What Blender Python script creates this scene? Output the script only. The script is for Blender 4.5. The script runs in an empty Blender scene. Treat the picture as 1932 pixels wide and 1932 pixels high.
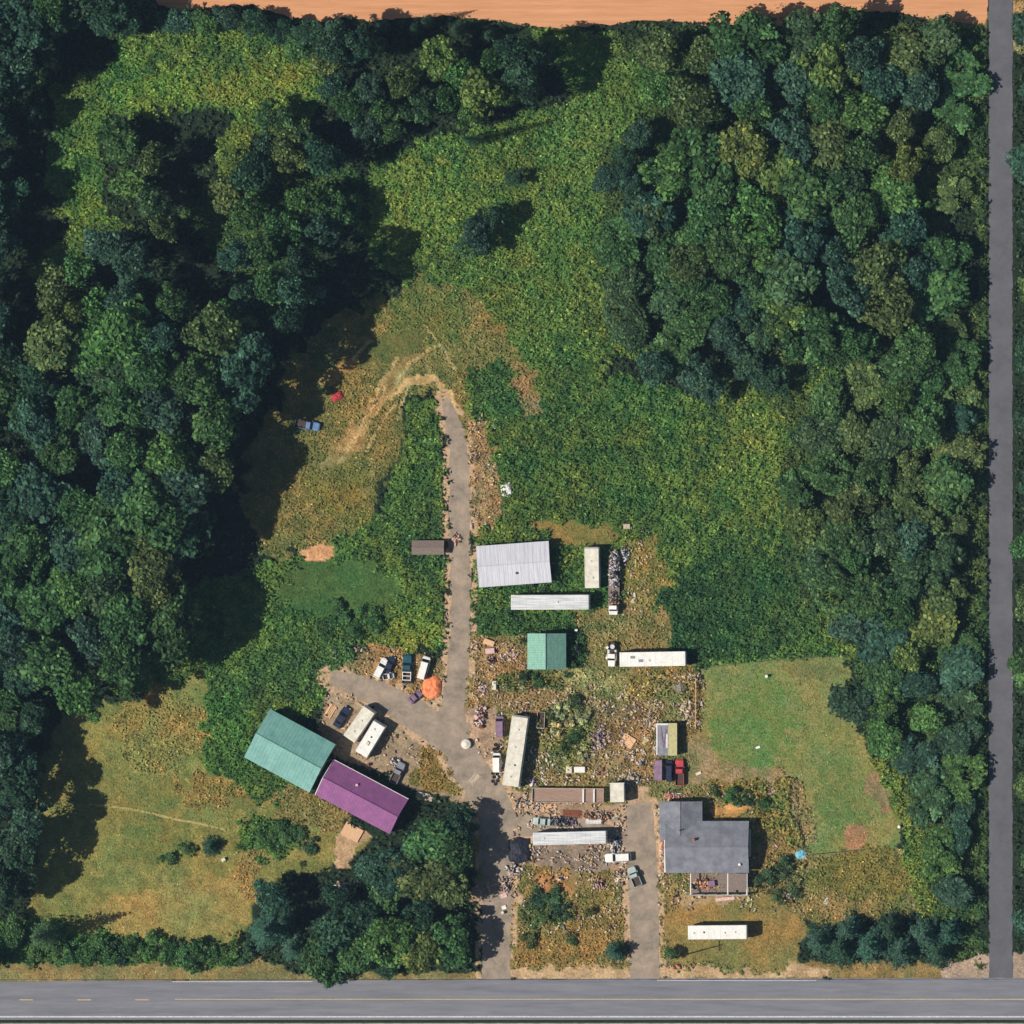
import bpy, math, random
import numpy as np
from mathutils import Vector
R = math.radians
random.seed(7); rng = np.random.default_rng(11)
SC = bpy.context.scene
COL = SC.collection

# ------------------------------------------------------------------ camera, world, sun, exposure
K = 0.115                       # metres on the ground per plan unit (the plan is 1932 units wide)
CAMH, CAMX = 2500.0, 300.0      # survey aircraft, a little east of the plot
cam = bpy.data.cameras.new('survey_camera'); co = bpy.data.objects.new('survey_camera', cam); COL.objects.link(co)
co.location = (CAMX, 0, CAMH); co.rotation_euler = (0, 0, 0)
cam.sensor_width = 36; cam.lens = 36*CAMH/(1932*K); cam.shift_x = -CAMX/(1932*K)
cam.clip_start = 10; cam.clip_end = 20000
SC.camera = co
SC.render.resolution_x = SC.render.resolution_y = 1024
SHX, SHY = 1.0, 0.27            # way the shadows fall on the ground
ELEV = 50
W_ = bpy.data.worlds.new('World'); SC.world = W_; W_.use_nodes = True
wn = W_.node_tree; bg = wn.nodes['Background']
sky = wn.nodes.new('ShaderNodeTexSky'); sky.sky_type = 'NISHITA'; sky.sun_disc = False
sky.sun_elevation = R(ELEV); sky.sun_rotation = math.atan2(-SHX, -SHY)
wn.links.new(sky.outputs[0], bg.inputs[0]); bg.inputs[1].default_value = 0.052
sd = bpy.data.lights.new('sun', 'SUN'); sd.energy = 5.0; sd.angle = R(0.5); sd.color = (1, .93, .82)
so = bpy.data.objects.new('sun', sd); COL.objects.link(so)
hl = math.hypot(SHX, SHY); c_, s_ = math.cos(R(ELEV)), math.sin(R(ELEV))
so.rotation_euler = Vector((SHX/hl*c_, SHY/hl*c_, -s_)).to_track_quat('-Z', 'Y').to_euler()
SC.view_settings.view_transform = 'Standard'; SC.view_settings.look = 'None'
SC.view_settings.exposure = 0.08; SC.view_settings.gamma = 1.0

# ------------------------------------------------------------------ helpers
def lin(c): return tuple(((v/255)/12.92 if v/255 <= .04045 else ((v/255+.055)/1.055)**2.4) for v in c)
def W(px, py, h=0.0):
    """plan units -> metres; h = height of the seen point (true relief displacement)."""
    X, Y = (px-966)*K, (966-py)*K
    return X+(CAMX-X)*h/CAMH, Y-Y*h/CAMH
def tag(o, label=None, cat=None, group=None, kind=None):
    if label: o['label'] = label
    if cat: o['category'] = cat
    if group: o['group'] = group
    if kind: o['kind'] = kind
    return o
def empty(name, x, y, rz=0, label=None, cat=None, group=None, z=0):
    o = bpy.data.objects.new(name, None); COL.objects.link(o)
    o.location = (x, y, z); o.rotation_euler = (0, 0, rz); o.empty_display_size = .5
    return tag(o, label, cat, group)

def mat(name, col, col2=None, scale=1.0, rough=.8, bump=0, spec=.25, metal=0, stretch=None, detail=6, lo=.35, hi=.65):
    m = bpy.data.materials.new(name); m.use_nodes = True; nt = m.node_tree; b = nt.nodes['Principled BSDF']
    b.inputs['Roughness'].default_value = rough; b.inputs['Specular IOR Level'].default_value = spec; b.inputs['Metallic'].default_value = metal
    if col2 is None: col2 = tuple(v*.78 for v in col)
    tc = nt.nodes.new('ShaderNodeTexCoord'); mp = nt.nodes.new('ShaderNodeMapping'); nz = nt.nodes.new('ShaderNodeTexNoise')
    if stretch: mp.inputs['Scale'].default_value = stretch
    nt.links.new(tc.outputs['Object'], mp.inputs[0]); nt.links.new(mp.outputs[0], nz.inputs[0])
    nz.inputs['Scale'].default_value = scale; nz.inputs['Detail'].default_value = detail; nz.inputs['Roughness'].default_value = .65 if detail < 10 else .8
    cr = nt.nodes.new('ShaderNodeValToRGB'); cr.color_ramp.elements[0].position = lo; cr.color_ramp.elements[1].position = hi
    cr.color_ramp.elements[0].color = (*col2, 1); cr.color_ramp.elements[1].color = (*col, 1)
    nt.links.new(nz.outputs[0], cr.inputs[0]); nt.links.new(cr.outputs[0], b.inputs['Base Color'])
    if bump:
        bp = nt.nodes.new('ShaderNodeBump'); bp.inputs['Strength'].default_value = bump; bp.inputs['Distance'].default_value = .1
        nt.links.new(nz.outputs[0], bp.inputs['Height']); nt.links.new(bp.outputs[0], b.inputs['Normal'])
    return m
def attr_mat(name, rough=.85, spec=.12, fine=None, tint=False):
    m = bpy.data.materials.new(name); m.use_nodes = True; nt = m.node_tree; b = nt.nodes['Principled BSDF']
    b.inputs['Roughness'].default_value = rough; b.inputs['Specular IOR Level'].default_value = spec
    a = nt.nodes.new('ShaderNodeAttribute'); a.attribute_name = 'col'; out = a.outputs['Color']
    def mul(x, y):
        mx = nt.nodes.new('ShaderNodeMix'); mx.data_type = 'RGBA'; mx.blend_type = 'MULTIPLY'; mx.inputs[0].default_value = 1
        nt.links.new(x, mx.inputs[6]); nt.links.new(y, mx.inputs[7]); return mx.outputs[2]
    if tint:
        t = nt.nodes.new('ShaderNodeAttribute'); t.attribute_type = 'OBJECT'; t.attribute_name = 'tint'; out = mul(out, t.outputs['Color'])
    if fine:
        tc = nt.nodes.new('ShaderNodeTexCoord'); nz = nt.nodes.new('ShaderNodeTexNoise'); nz.inputs['Scale'].default_value = fine; nz.inputs['Detail'].default_value = 5
        cr = nt.nodes.new('ShaderNodeValToRGB'); cr.color_ramp.elements[0].color = (.62, .62, .62, 1); cr.color_ramp.elements[1].color = (1.3, 1.3, 1.3, 1)
        cr.color_ramp.elements[0].position = .3; cr.color_ramp.elements[1].position = .7
        nt.links.new(tc.outputs['Object'], nz.inputs[0]); nt.links.new(nz.outputs[0], cr.inputs[0]); out = mul(out, cr.outputs[0])
    nt.links.new(out, b.inputs['Base Color'])
    if tint:
        tr = nt.nodes.new('ShaderNodeBsdfTranslucent'); ms = nt.nodes.new('ShaderNodeMixShader'); ms.inputs[0].default_value = .34
        nt.links.new(out, tr.inputs[0]); nt.links.new(b.outputs[0], ms.inputs[1]); nt.links.new(tr.outputs[0], ms.inputs[2]); nt.links.new(ms.outputs[0], nt.nodes['Material Output'].inputs[0])
    return m

class MB:
    def __init__(s): s.v = []; s.f = []
    def add(s, vs, fs):
        n = len(s.v); s.v += [tuple(p) for p in vs]; s.f += [tuple(i+n for i in f) for f in fs]; return s
    def box(s, x0, x1, y0, y1, z0, z1, bev=0):
        if bev:
            b = bev; xs = [(x0+b, y0), (x1-b, y0), (x1, y0+b), (x1, y1-b), (x1-b, y1), (x0+b, y1), (x0, y1-b), (x0, y0+b)]
            cx, cy = (x0+x1)/2, (y0+y1)/2
            top = [(cx+(x-cx)*(1-2*b/(x1-x0)), cy+(y-cy)*(1-2*b/(y1-y0)), z1) for x, y in xs]
            return s.add([(x, y, z0) for x, y in xs]+[(x, y, z1-b) for x, y in xs]+top,
                         [tuple(range(7, -1, -1))]+[(i, (i+1) % 8, 8+(i+1) % 8, 8+i) for i in range(8)]+[(8+i, 8+(i+1) % 8, 16+(i+1) % 8, 16+i) for i in range(8)]+[tuple(range(16, 24))])
        return s.add([(x0, y0, z0), (x1, y0, z0), (x1, y1, z0), (x0, y1, z0), (x0, y0, z1), (x1, y0, z1), (x1, y1, z1), (x0, y1, z1)],
                     [(3, 2, 1, 0), (4, 5, 6, 7), (0, 1, 5, 4), (1, 2, 6, 5), (2, 3, 7, 6), (3, 0, 4, 7)])
    def cyl(s, p0, p1, r0, r1=None, n=10, caps=True):
        r1 = r0 if r1 is None else r1
        p0, p1 = Vector(p0), Vector(p1); d = (p1-p0).normalized(); a = d.orthogonal().normalized(); b = d.cross(a)
        vs = [p0+(a*math.cos(t)+b*math.sin(t))*r0 for t in [2*math.pi*i/n for i in range(n)]]+[p1+(a*math.cos(t)+b*math.sin(t))*r1 for t in [2*math.pi*i/n for i in range(n)]]
        fs = [(i, (i+1) % n, n+(i+1) % n, n+i) for i in range(n)]
        if caps: fs += [tuple(range(n-1, -1, -1)), tuple(range(n, 2*n))]
        return s.add(vs, fs)
    def loft(s, rings):
        n = len(rings[0]); vs = [p for r in rings for p in r]; fs = []
        for k in range(len(rings)-1):
            fs += [(k*n+i, k*n+(i+1) % n, (k+1)*n+(i+1) % n, (k+1)*n+i) for i in range(n)]
        fs += [tuple(range(n-1, -1, -1)), tuple(range((len(rings)-1)*n, len(rings)*n))]
        return s.add(vs, fs)
    def build(s, name, m, parent=None, loc=None):
        me = bpy.data.meshes.new(name); me.from_pydata(s.v, [], s.f); me.update(); me.materials.append(m)
        o = bpy.data.objects.new(name, me); COL.objects.link(o)
        if parent: o.parent = parent
        if loc: o.location = loc
        return o

def np_mesh(name, V, F, m, col=None, parent=None, link=True, smooth=False):
    """V (n,3), F (k,4) ; col (k,3) per-face or (n,3) per-vertex"""
    me = bpy.data.meshes.new(name); n, k = len(V), len(F)
    me.vertices.add(n); me.vertices.foreach_set('co', np.asarray(V, np.float32).ravel())
    me.loops.add(k*4); me.loops.foreach_set('vertex_index', np.asarray(F, np.int32).ravel())
    me.polygons.add(k); me.polygons.foreach_set('loop_start', np.arange(0, k*4, 4, dtype=np.int32))
    me.polygons.foreach_set('loop_total', np.full(k, 4, np.int32))
    me.update(calc_edges=True)
    if col is not None:
        if len(col) == n and n != k:
            a = me.color_attributes.new('col', 'FLOAT_COLOR', 'POINT'); c4 = np.ones((n, 4), np.float32); c4[:, :3] = col
        else:
            a = me.color_attributes.new('col', 'FLOAT_COLOR', 'CORNER'); c4 = np.ones((k*4, 4), np.float32); c4[:, :3] = np.repeat(col, 4, axis=0)
        a.data.foreach_set('color', c4.ravel())
    me.materials.append(m)
    if not link: return me
    o = bpy.data.objects.new(name, me); COL.objects.link(o)
    if parent: o.parent = parent
    return o
def quads(C, N, S, asp=1.0):
    """leaf-like bent quads: centres, normals, sizes"""
    C = np.asarray(C, float); N = np.asarray(N, float); N /= np.linalg.norm(N, axis=1, keepdims=True)+1e-9
    rnd = rng.normal(size=N.shape); U = np.cross(N, rnd); U /= np.linalg.norm(U, axis=1, keepdims=True)+1e-9; Vv = np.cross(N, U)
    S = np.asarray(S)[:, None]
    j = lambda: rng.uniform(.6, 1.25, (len(C), 1))
    P = np.stack([C-U*S*j(), C-Vv*S*j()*asp+N*S*.25, C+U*S*j(), C+Vv*S*j()*asp-N*S*.2], 1).reshape(-1, 3)
    F = np.arange(len(C)*4).reshape(-1, 4)
    return P, F

class Noise:
    def __init__(s, seed): s.t = np.random.default_rng(seed).random((256, 256))
    def val(s, x, y):
        xi, yi = np.floor(x).astype(int), np.floor(y).astype(int); fx, fy = x-xi, y-yi
        fx, fy = fx*fx*(3-2*fx), fy*fy*(3-2*fy); t = s.t; a, b = xi & 255, yi & 255; a1, b1 = (xi+1) & 255, (yi+1) & 255
        return (t[a, b]*(1-fx)+t[a1, b]*fx)*(1-fy)+(t[a, b1]*(1-fx)+t[a1, b1]*fx)*fy
    def fbm(s, x, y, o=4):
        r, a, n = 0, .5, 0
        for i in range(o): r = r+a*s.val(x*2**i+13.7*i, y*2**i+7.1*i); n += a; a *= .55
        return r/n
N1, N2, N3, N4 = Noise(1), Noise(2), Noise(3), Noise(4)

def inpoly(x, y, P):
    r = np.zeros(np.shape(x), bool); n = len(P)
    for i in range(n):
        x0, y0 = P[i]; x1, y1 = P[(i+1) % n]
        if y0 == y1: continue
        c = ((y0 > y) != (y1 > y)) & (x < (x1-x0)*(y-y0)/(y1-y0)+x0); r ^= c
    return r

# ------------------------------------------------------------------ zones of the ground, in plan units
# (polygon, colour, second colour, edge raggedness, cover)  cover: 0 bare, 1 short grass, 2 brambles and tall weeds, 3 litter under trees, 4 dry weeds
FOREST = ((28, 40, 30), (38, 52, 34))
Z = []
def zone(poly, c1, c2, rag=8, cover=2): Z.append((poly, lin(c1), lin(c2), rag, cover))
BR, BR2 = (84, 116, 46), (50, 86, 42)
def ell(cx, cy, rx, ry, a=0, n=18):
    a = R(a); return [(cx+rx*math.cos(t)*math.cos(a)-ry*math.sin(t)*math.sin(a), cy+rx*math.cos(t)*math.sin(a)+ry*math.sin(t)*math.cos(a)) for t in [2*math.pi*i/n for i in range(n)]]
# big bramble meadow
zone([(1000, 50), (1130, 55), (1200, 130), (1210, 280), (1150, 330), (1150, 480), (1165, 560), (1210, 700), (1300, 745), (1460, 730), (1480, 700), (1600, 690), (1500, 800), (1480, 960), (1500, 1100), (1590, 1180), (1620, 1240), (1330, 1260), (1260, 1270), (900, 1290), (890, 900), (850, 760), (780, 560), (700, 480), (660, 390), (700, 310), (800, 260), (900, 240), (1080, 190)], BR, BR2)
zone([(1030, 60), (1200, 60), (1230, 260), (1150, 420), (1000, 300), (1080, 200)], (86, 118, 52), (58, 100, 44), 14)
zone(ell(1010, 520, 110, 150, 20), (88, 116, 48), (66, 102, 44), 20)
zone(ell(800, 380, 110, 90), (104, 122, 46), (76, 108, 44), 20)
zone(ell(1090, 880, 140, 180, 10), (74, 106, 44), (46, 84, 40), 24)
zone(ell(1440, 830, 70, 150), (98, 122, 48), (72, 104, 44), 20)
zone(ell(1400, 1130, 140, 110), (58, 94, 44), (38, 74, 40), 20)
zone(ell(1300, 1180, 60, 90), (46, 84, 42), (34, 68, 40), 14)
# north-west clearing
zone([(190, 130), (230, 75), (330, 50), (420, 35), (500, 40), (600, 80), (620, 180), (590, 230), (580, 270), (480, 250), (420, 215), (330, 205), (250, 210), (200, 220), (180, 280), (200, 330), (190, 400), (260, 430), (200, 470), (90, 560), (60, 520), (130, 430), (80, 340), (110, 220), (95, 160)], BR, BR2, 8)
zone(ell(500, 170, 110, 45, -8), (104, 122, 44), (84, 112, 42), 18)
zone(ell(300, 175, 90, 40, -8), (100, 128, 46), (76, 112, 42), 16)
zone(ell(170, 400, 40, 40), (88, 118, 40), (66, 102, 40), 12)
zone(ell(445, 280, 30, 60, 20), (92, 116, 44), (72, 102, 40), 10)
zone(ell(420, 400, 40, 60, -20), (92, 104, 48), (60, 88, 40), 8)
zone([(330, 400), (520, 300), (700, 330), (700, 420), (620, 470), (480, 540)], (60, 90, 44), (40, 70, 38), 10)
# meadow of dry grass
zone([(730, 560), (790, 520), (860, 540), (960, 620), (985, 700), (930, 720), (870, 700), (890, 790), (930, 850), (935, 990), (895, 1010), (870, 860), (845, 765), (800, 735), (765, 750), (745, 860), (700, 970), (620, 1030), (520, 1060), (470, 1000), (450, 900), (520, 760), (560, 660), (620, 600)], (140, 122, 62), (104, 104, 48), 12, 4)  # west edge set back: dark floor colour paints in some of the wood's shadow
zone(ell(800, 590, 80, 60), (112, 114, 50), (88, 104, 44), 22, 4)
zone(ell(640, 930, 60, 60), (132, 118, 46), (108, 104, 44), 16, 4)
zone([(760, 660), (790, 670), (740, 740), (690, 830), (640, 880), (600, 890), (640, 830), (700, 770)], (168, 138, 82), (136, 112, 62), 8, 1)
zone(ell(640, 700, 45, 14, -25), (170, 136, 68), (140, 110, 60), 6, 1)
zone(ell(735, 655, 70, 30, -20), (84, 96, 44), (108, 104, 50), 9, 1)
for x0, y0, x1, y1, w in [(752, 672, 690, 775, 3), (768, 690, 700, 800, 3), (730, 730, 650, 850, 2.5), (775, 720, 745, 790, 2.5), (700, 640, 660, 690, 3), (820, 650, 770, 690, 3), (700, 790, 640, 870, 3), (840, 740, 800, 690, 3), (745, 760, 690, 850, 2.5), (690, 655, 640, 700, 3), (860, 700, 800, 610, 2.5)]:
    zone([(x0-w, y0), (x0+w, y0), (x1+w, y1), (x1-w, y1)], (196, 166, 110), (160, 134, 84), 2.5, 1)
zone([(838, 748), (815, 722), (770, 722), (735, 760), (728, 754), (765, 708), (820, 708), (855, 745), (868, 790), (850, 790)], (196, 158, 112), (160, 130, 86), 4, 0)
zone([(960, 690), (1000, 700), (1025, 770), (1000, 790), (975, 740)], (158, 122, 80), (120, 110, 60), 8, 4)
zone([(880, 780), (920, 800), (930, 880), (945, 900), (935, 990), (895, 1000), (885, 900)], (170, 134, 92), (132, 110, 72), 6, 4)
zone([(880, 690), (950, 680), (965, 760), (900, 790)], (62, 98, 46), (44, 78, 40), 10)
# green west of the track
zone([(775, 745), (830, 760), (842, 900), (845, 1230), (780, 1215), (700, 1225), (620, 1285), (620, 1325), (560, 1370), (510, 1340), (455, 1420), (590, 1500), (560, 1525), (440, 1500), (380, 1430), (375, 1320), (200, 1300), (380, 1100), (500, 1060), (560, 1050), (650, 1010), (720, 960), (755, 860)], (80, 114, 46), (50, 86, 42), 6)
zone(ell(640, 1110, 110, 60), (74, 104, 46), (62, 92, 42), 12, 1)
zone(ell(560, 1260, 140, 50, -25), (68, 106, 48), (42, 78, 42), 12)
zone(ell(780, 1190, 60, 40), (108, 130, 44), (80, 112, 42), 10)
zone(ell(430, 1400, 45, 90, -10), (68, 110, 44), (48, 90, 42), 10)
zone(ell(798, 1000, 40, 120), (64, 102, 46), (42, 78, 42), 8)
zone(ell(600, 1043, 33, 17, -8), (206, 150, 112), (186, 132, 94), 3, 0)
# south-west paddock
zone([(120, 1340), (270, 1310), (380, 1260), (395, 1330), (380, 1420), (440, 1500), (560, 1525), (640, 1540), (700, 1590), (640, 1640), (560, 1640), (490, 1680), (470, 1740), (460, 1800), (380, 1780), (240, 1760), (60, 1740), (60, 1500)], (140, 130, 62), (112, 112, 52), 9, 1)
zone(ell(300, 1380, 90, 80, -30), (158, 134, 64), (130, 118, 56), 16, 4)
zone(ell(400, 1490, 60, 30), (160, 126, 58), (120, 108, 50), 14, 4)
zone(ell(250, 1500, 90, 35, 10), (110, 114, 54), (128, 120, 56), 14, 1)
zone(ell(300, 1580, 70, 60, 40), (98, 112, 52), (118, 118, 54), 14, 1)
zone(ell(330, 1720, 150, 60, -10), (158, 136, 68), (138, 120, 60), 16, 1)
zone(ell(590, 1530, 70, 35, 20), (152, 124, 66), (120, 104, 50), 12, 4)
zone(ell(470, 1640, 24, 60, 10), (152, 128, 66), (134, 116, 58), 8, 4)
zone(ell(510, 1575, 65, 40, 10), (74, 110, 42), (46, 80, 40), 12)
zone([(640, 1575), (680, 1560), (700, 1580), (670, 1600), (660, 1640), (630, 1640)], (190, 150, 122), (160, 128, 100), 3, 0)
# verge along the street
zone([(-40, 1790), (470, 1800), (560, 1835), (900, 1835), (1000, 1830), (1250, 1815), (1500, 1815), (1980, 1815), (1980, 1850), (-40, 1856)], (150, 126, 74), (124, 106, 60), 5, 1)
zone([(-40, 1745), (60, 1735), (240, 1765), (380, 1780), (470, 1810), (460, 1825), (-40, 1820)], (72, 108, 48), (50, 84, 42), 8)
zone([(940, 1822), (1500, 1812), (1560, 1832), (1560, 1846), (930, 1850)], (192, 156, 124), (164, 132, 102), 5, 0)
zone([(1780, 1815), (1980, 1790), (1980, 1850), (1780, 1848)], (170, 142, 128), (140, 120, 108), 6, 0)
# yard
zone([(890, 1180), (960, 1180), (1180, 1130), (1260, 1150), (1265, 1250), (1320, 1260), (1330, 1400), (1400, 1420), (1480, 1430), (1500, 1500), (1530, 1600), (1760, 1600), (1740, 1720), (1530, 1740), (1490, 1830), (960, 1830), (900, 1700), (880, 1560), (860, 1430), (870, 1300)], (152, 126, 72), (114, 108, 56), 9, 4)
zone(ell(1210, 1080, 50, 70), (146, 128, 62), (104, 108, 50), 12, 4)
zone([(1000, 985), (1150, 990), (1180, 1020), (1100, 1035), (1040, 1020)], (136, 116, 56), (112, 108, 48), 8, 1)
zone([(890, 1150), (1090, 1155), (1080, 1190), (900, 1200)], (56, 96, 44), (42, 76, 40), 6)
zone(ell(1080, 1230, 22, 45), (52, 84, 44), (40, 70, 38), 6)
zone([(890, 1210), (990, 1210), (980, 1280), (1180, 1340), (1000, 1345), (890, 1340)], (170, 132, 88), (134, 108, 66), 8, 4)
zone(ell(1130, 1290, 90, 26, 8), (176, 156, 96), (134, 124, 70), 12, 4)
zone(ell(1000, 1285, 70, 18), (72, 96, 50), (104, 104, 56), 8)
zone(ell(1240, 1300, 60, 26), (130, 126, 70), (98, 104, 56), 8)
zone(ell(1070, 1380, 50, 70), (124, 126, 66), (86, 96, 52), 12)
zone([(1110, 1330), (1220, 1330), (1230, 1480), (1110, 1470)], (158, 128, 84), (112, 96, 60), 10, 4)
zone([(640, 1270), (700, 1215), (830, 1240), (845, 1290), (830, 1370), (780, 1340), (700, 1300)], (160, 128, 84), (128, 108, 66), 6, 4)
zone([(620, 1290), (660, 1290), (830, 1385), (900, 1500), (880, 1520), (780, 1490), (720, 1460), (640, 1430), (600, 1380)], (158, 132, 112), (134, 112, 92), 5, 0)
zone([(800, 1405), (840, 1420), (880, 1500), (800, 1500), (770, 1470)], (140, 116, 54), (112, 102, 46), 6, 4)
zone([(880, 1340), (940, 1340), (960, 1490), (1160, 1520), (1220, 1520), (1240, 1500), (1245, 1660), (1190, 1690), (1150, 1630), (1010, 1640), (950, 1560), (900, 1470)], (172, 138, 118), (142, 116, 98), 6, 0)
zone([(1005, 1590), (1170, 1595), (1150, 1640), (1060, 1650), (1005, 1630)], (140, 118, 108), (114, 98, 90), 6, 0)
zone([(980, 1635), (1130, 1645), (1185, 1680), (1180, 1750), (1120, 1820), (970, 1820), (970, 1700)], (160, 122, 60), (124, 106, 48), 8, 4)
zone(ell(1060, 1665, 50, 20), (190, 128, 74), (154, 112, 60), 6, 1)
zone(ell(1030, 1715, 52, 34), (84, 98, 50), (60, 80, 44), 10)
zone([(900, 1660), (970, 1640), (985, 1700), (950, 1720), (880, 1700)], (186, 150, 128), (150, 122, 98), 5, 0)
# lawn east
zone([(1325, 1262), (1400, 1250), (1600, 1236), (1612, 1310), (1610, 1370), (1650, 1440), (1680, 1480), (1700, 1560), (1690, 1610), (1530, 1612), (1500, 1500), (1480, 1450), (1350, 1430), (1320, 1400)], (118, 126, 62), (136, 130, 72), 4, 1)
zone(ell(1420, 1370, 80, 90, 20), (98, 124, 54), (116, 126, 62), 18, 1)
zone(ell(1590, 1500, 55, 80), (100, 120, 56), (118, 124, 64), 14, 1)
zone(ell(1540, 1262, 60, 20, -4), (124, 118, 64), (110, 112, 60), 8, 1)
zone(ell(1662, 1492, 26, 44, -20), (160, 120, 86), (134, 112, 72), 6, 1)
zone(ell(1612, 1580, 22, 20), (170, 122, 90), (144, 112, 76), 5, 1)
zone([(1290, 1395), (1335, 1385), (1350, 1425), (1420, 1445), (1480, 1452), (1480, 1472), (1300, 1475)], (158, 130, 96), (124, 116, 68), 8, 1)
zone([(1490, 1465), (1515, 1475), (1540, 1590), (1515, 1592)], (168, 134, 84), (132, 116, 64), 4, 4)
zone([(1330, 1480), (1490, 1475), (1510, 1600), (1425, 1560), (1420, 1530)], (92, 108, 50), (124, 112, 56), 9)
zone(ell(1375, 1528, 36, 14), (206, 150, 92), (160, 116, 66), 4, 0)
zone(ell(1470, 1660, 40, 50), (92, 94, 62), (120, 108, 62), 10)
zone(ell(1640, 1650, 110, 50, 4), (132, 118, 50), (106, 104, 44), 12, 4)
zone([(1640, 1420), (1700, 1460), (1760, 1620), (1780, 1740), (1720, 1710), (1700, 1560)], (100, 120, 46), (70, 96, 42), 8)
zone([(1255, 1695), (1440, 1690), (1520, 1740), (1510, 1820), (1255, 1820)], (150, 122, 60), (132, 112, 56), 8, 1)
zone([(1275, 1690), (1400, 1680), (1405, 1700), (1280, 1712)], (170, 138, 104), (146, 120, 86), 4, 0)
zone([(1150, 60), (1860, 50), (1862, 1815), (1780, 1800), (1760, 1620), (1700, 1460), (1620, 1400), (1610, 1250), (1480, 1100), (1480, 800), (1440, 735), (1230, 715), (1140, 560), (1140, 280), (1210, 200)], (66, 92, 46), (42, 68, 38), 12)
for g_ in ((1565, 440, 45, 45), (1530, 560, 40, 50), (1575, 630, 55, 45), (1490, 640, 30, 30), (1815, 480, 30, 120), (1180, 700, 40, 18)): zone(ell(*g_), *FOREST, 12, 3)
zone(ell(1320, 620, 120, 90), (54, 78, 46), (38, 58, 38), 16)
# bright bramble glades in the eastern wood
zone(ell(1600, 720, 90, 25, -6), (104, 124, 46), (76, 104, 42), 10)
zone(ell(1590, 1150, 40, 90, -10), (96, 118, 46), (66, 94, 42), 10)
zone(ell(1180, 170, 60, 60), (76, 112, 48), (54, 92, 42), 12)
zone([(1750, 25), (1860, 25), (1860, 50), (1760, 55)], (140, 122, 66), (96, 104, 48), 5, 4)
zone([(1912, 0), (1980, 0), (1980, 110), (1912, 100)], (176, 142, 96), (130, 116, 66), 5, 4)
# dark bare soil where the wood is open to the ground
DARK = [(1560, 440, 55), (1520, 560, 55), (1570, 640, 60), (1490, 640, 40), (1640, 1230, 30), (1820, 1230, 40), (1500, 400, 45), (1810, 150, 25)]

FIELD = [(280, -20), (300, 8), (340, 20), (420, 12), (470, 8), (547, 33), (600, 42), (650, 32), (700, 38), (830, 30), (930, 38), (1000, 50), (1060, 54), (1150, 46), (1220, 38), (1300, 42), (1400, 50), (1480, 50), (1560, 30), (1620, 20), (1700, 24), (1760, 38), (1860, 46), (1864, -20)]
TRACK = [(838, 752, 5), (846, 772, 12), (858, 806, 16), (866, 860, 18), (867, 950, 19), (868, 1040, 19), (869, 1120, 19), (868, 1200, 19), (862, 1280, 20), (852, 1350, 24), (858, 1400, 30), (884, 1450, 32), (918, 1495, 34), (938, 1540, 34), (938, 1600, 29), (937, 1700, 28), (937, 1780, 27), (936, 1850, 27)]
BRANCH = [(624, 1278, 14), (660, 1288, 18), (720, 1312, 25), (780, 1345, 29), (850, 1395, 30)]
DRIVE2 = [(1205, 1515, 24), (1208, 1580, 28), (1212, 1650, 28), (1216, 1740, 27), (1216, 1850, 28)]
ELBOW = [(930, 1540, 28), (1000, 1560, 20), (1080, 1560, 17), (1160, 1575, 14), (1210, 1590, 14)]
def ribbon_mask(x, y, pts, pad=0):
    m = np.zeros(np.shape(x), bool)
    for (x0, y0, w0), (x1, y1, w1) in zip(pts, pts[1:]):
        dx, dy = x1-x0, y1-y0; t = np.clip(((x-x0)*dx+(y-y0)*dy)/(dx*dx+dy*dy), 0, 1)
        m |= np.hypot(x-(x0+t*dx), y-(y0+t*dy)) < (w0+t*(w1-w0))+pad
    return m

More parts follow.
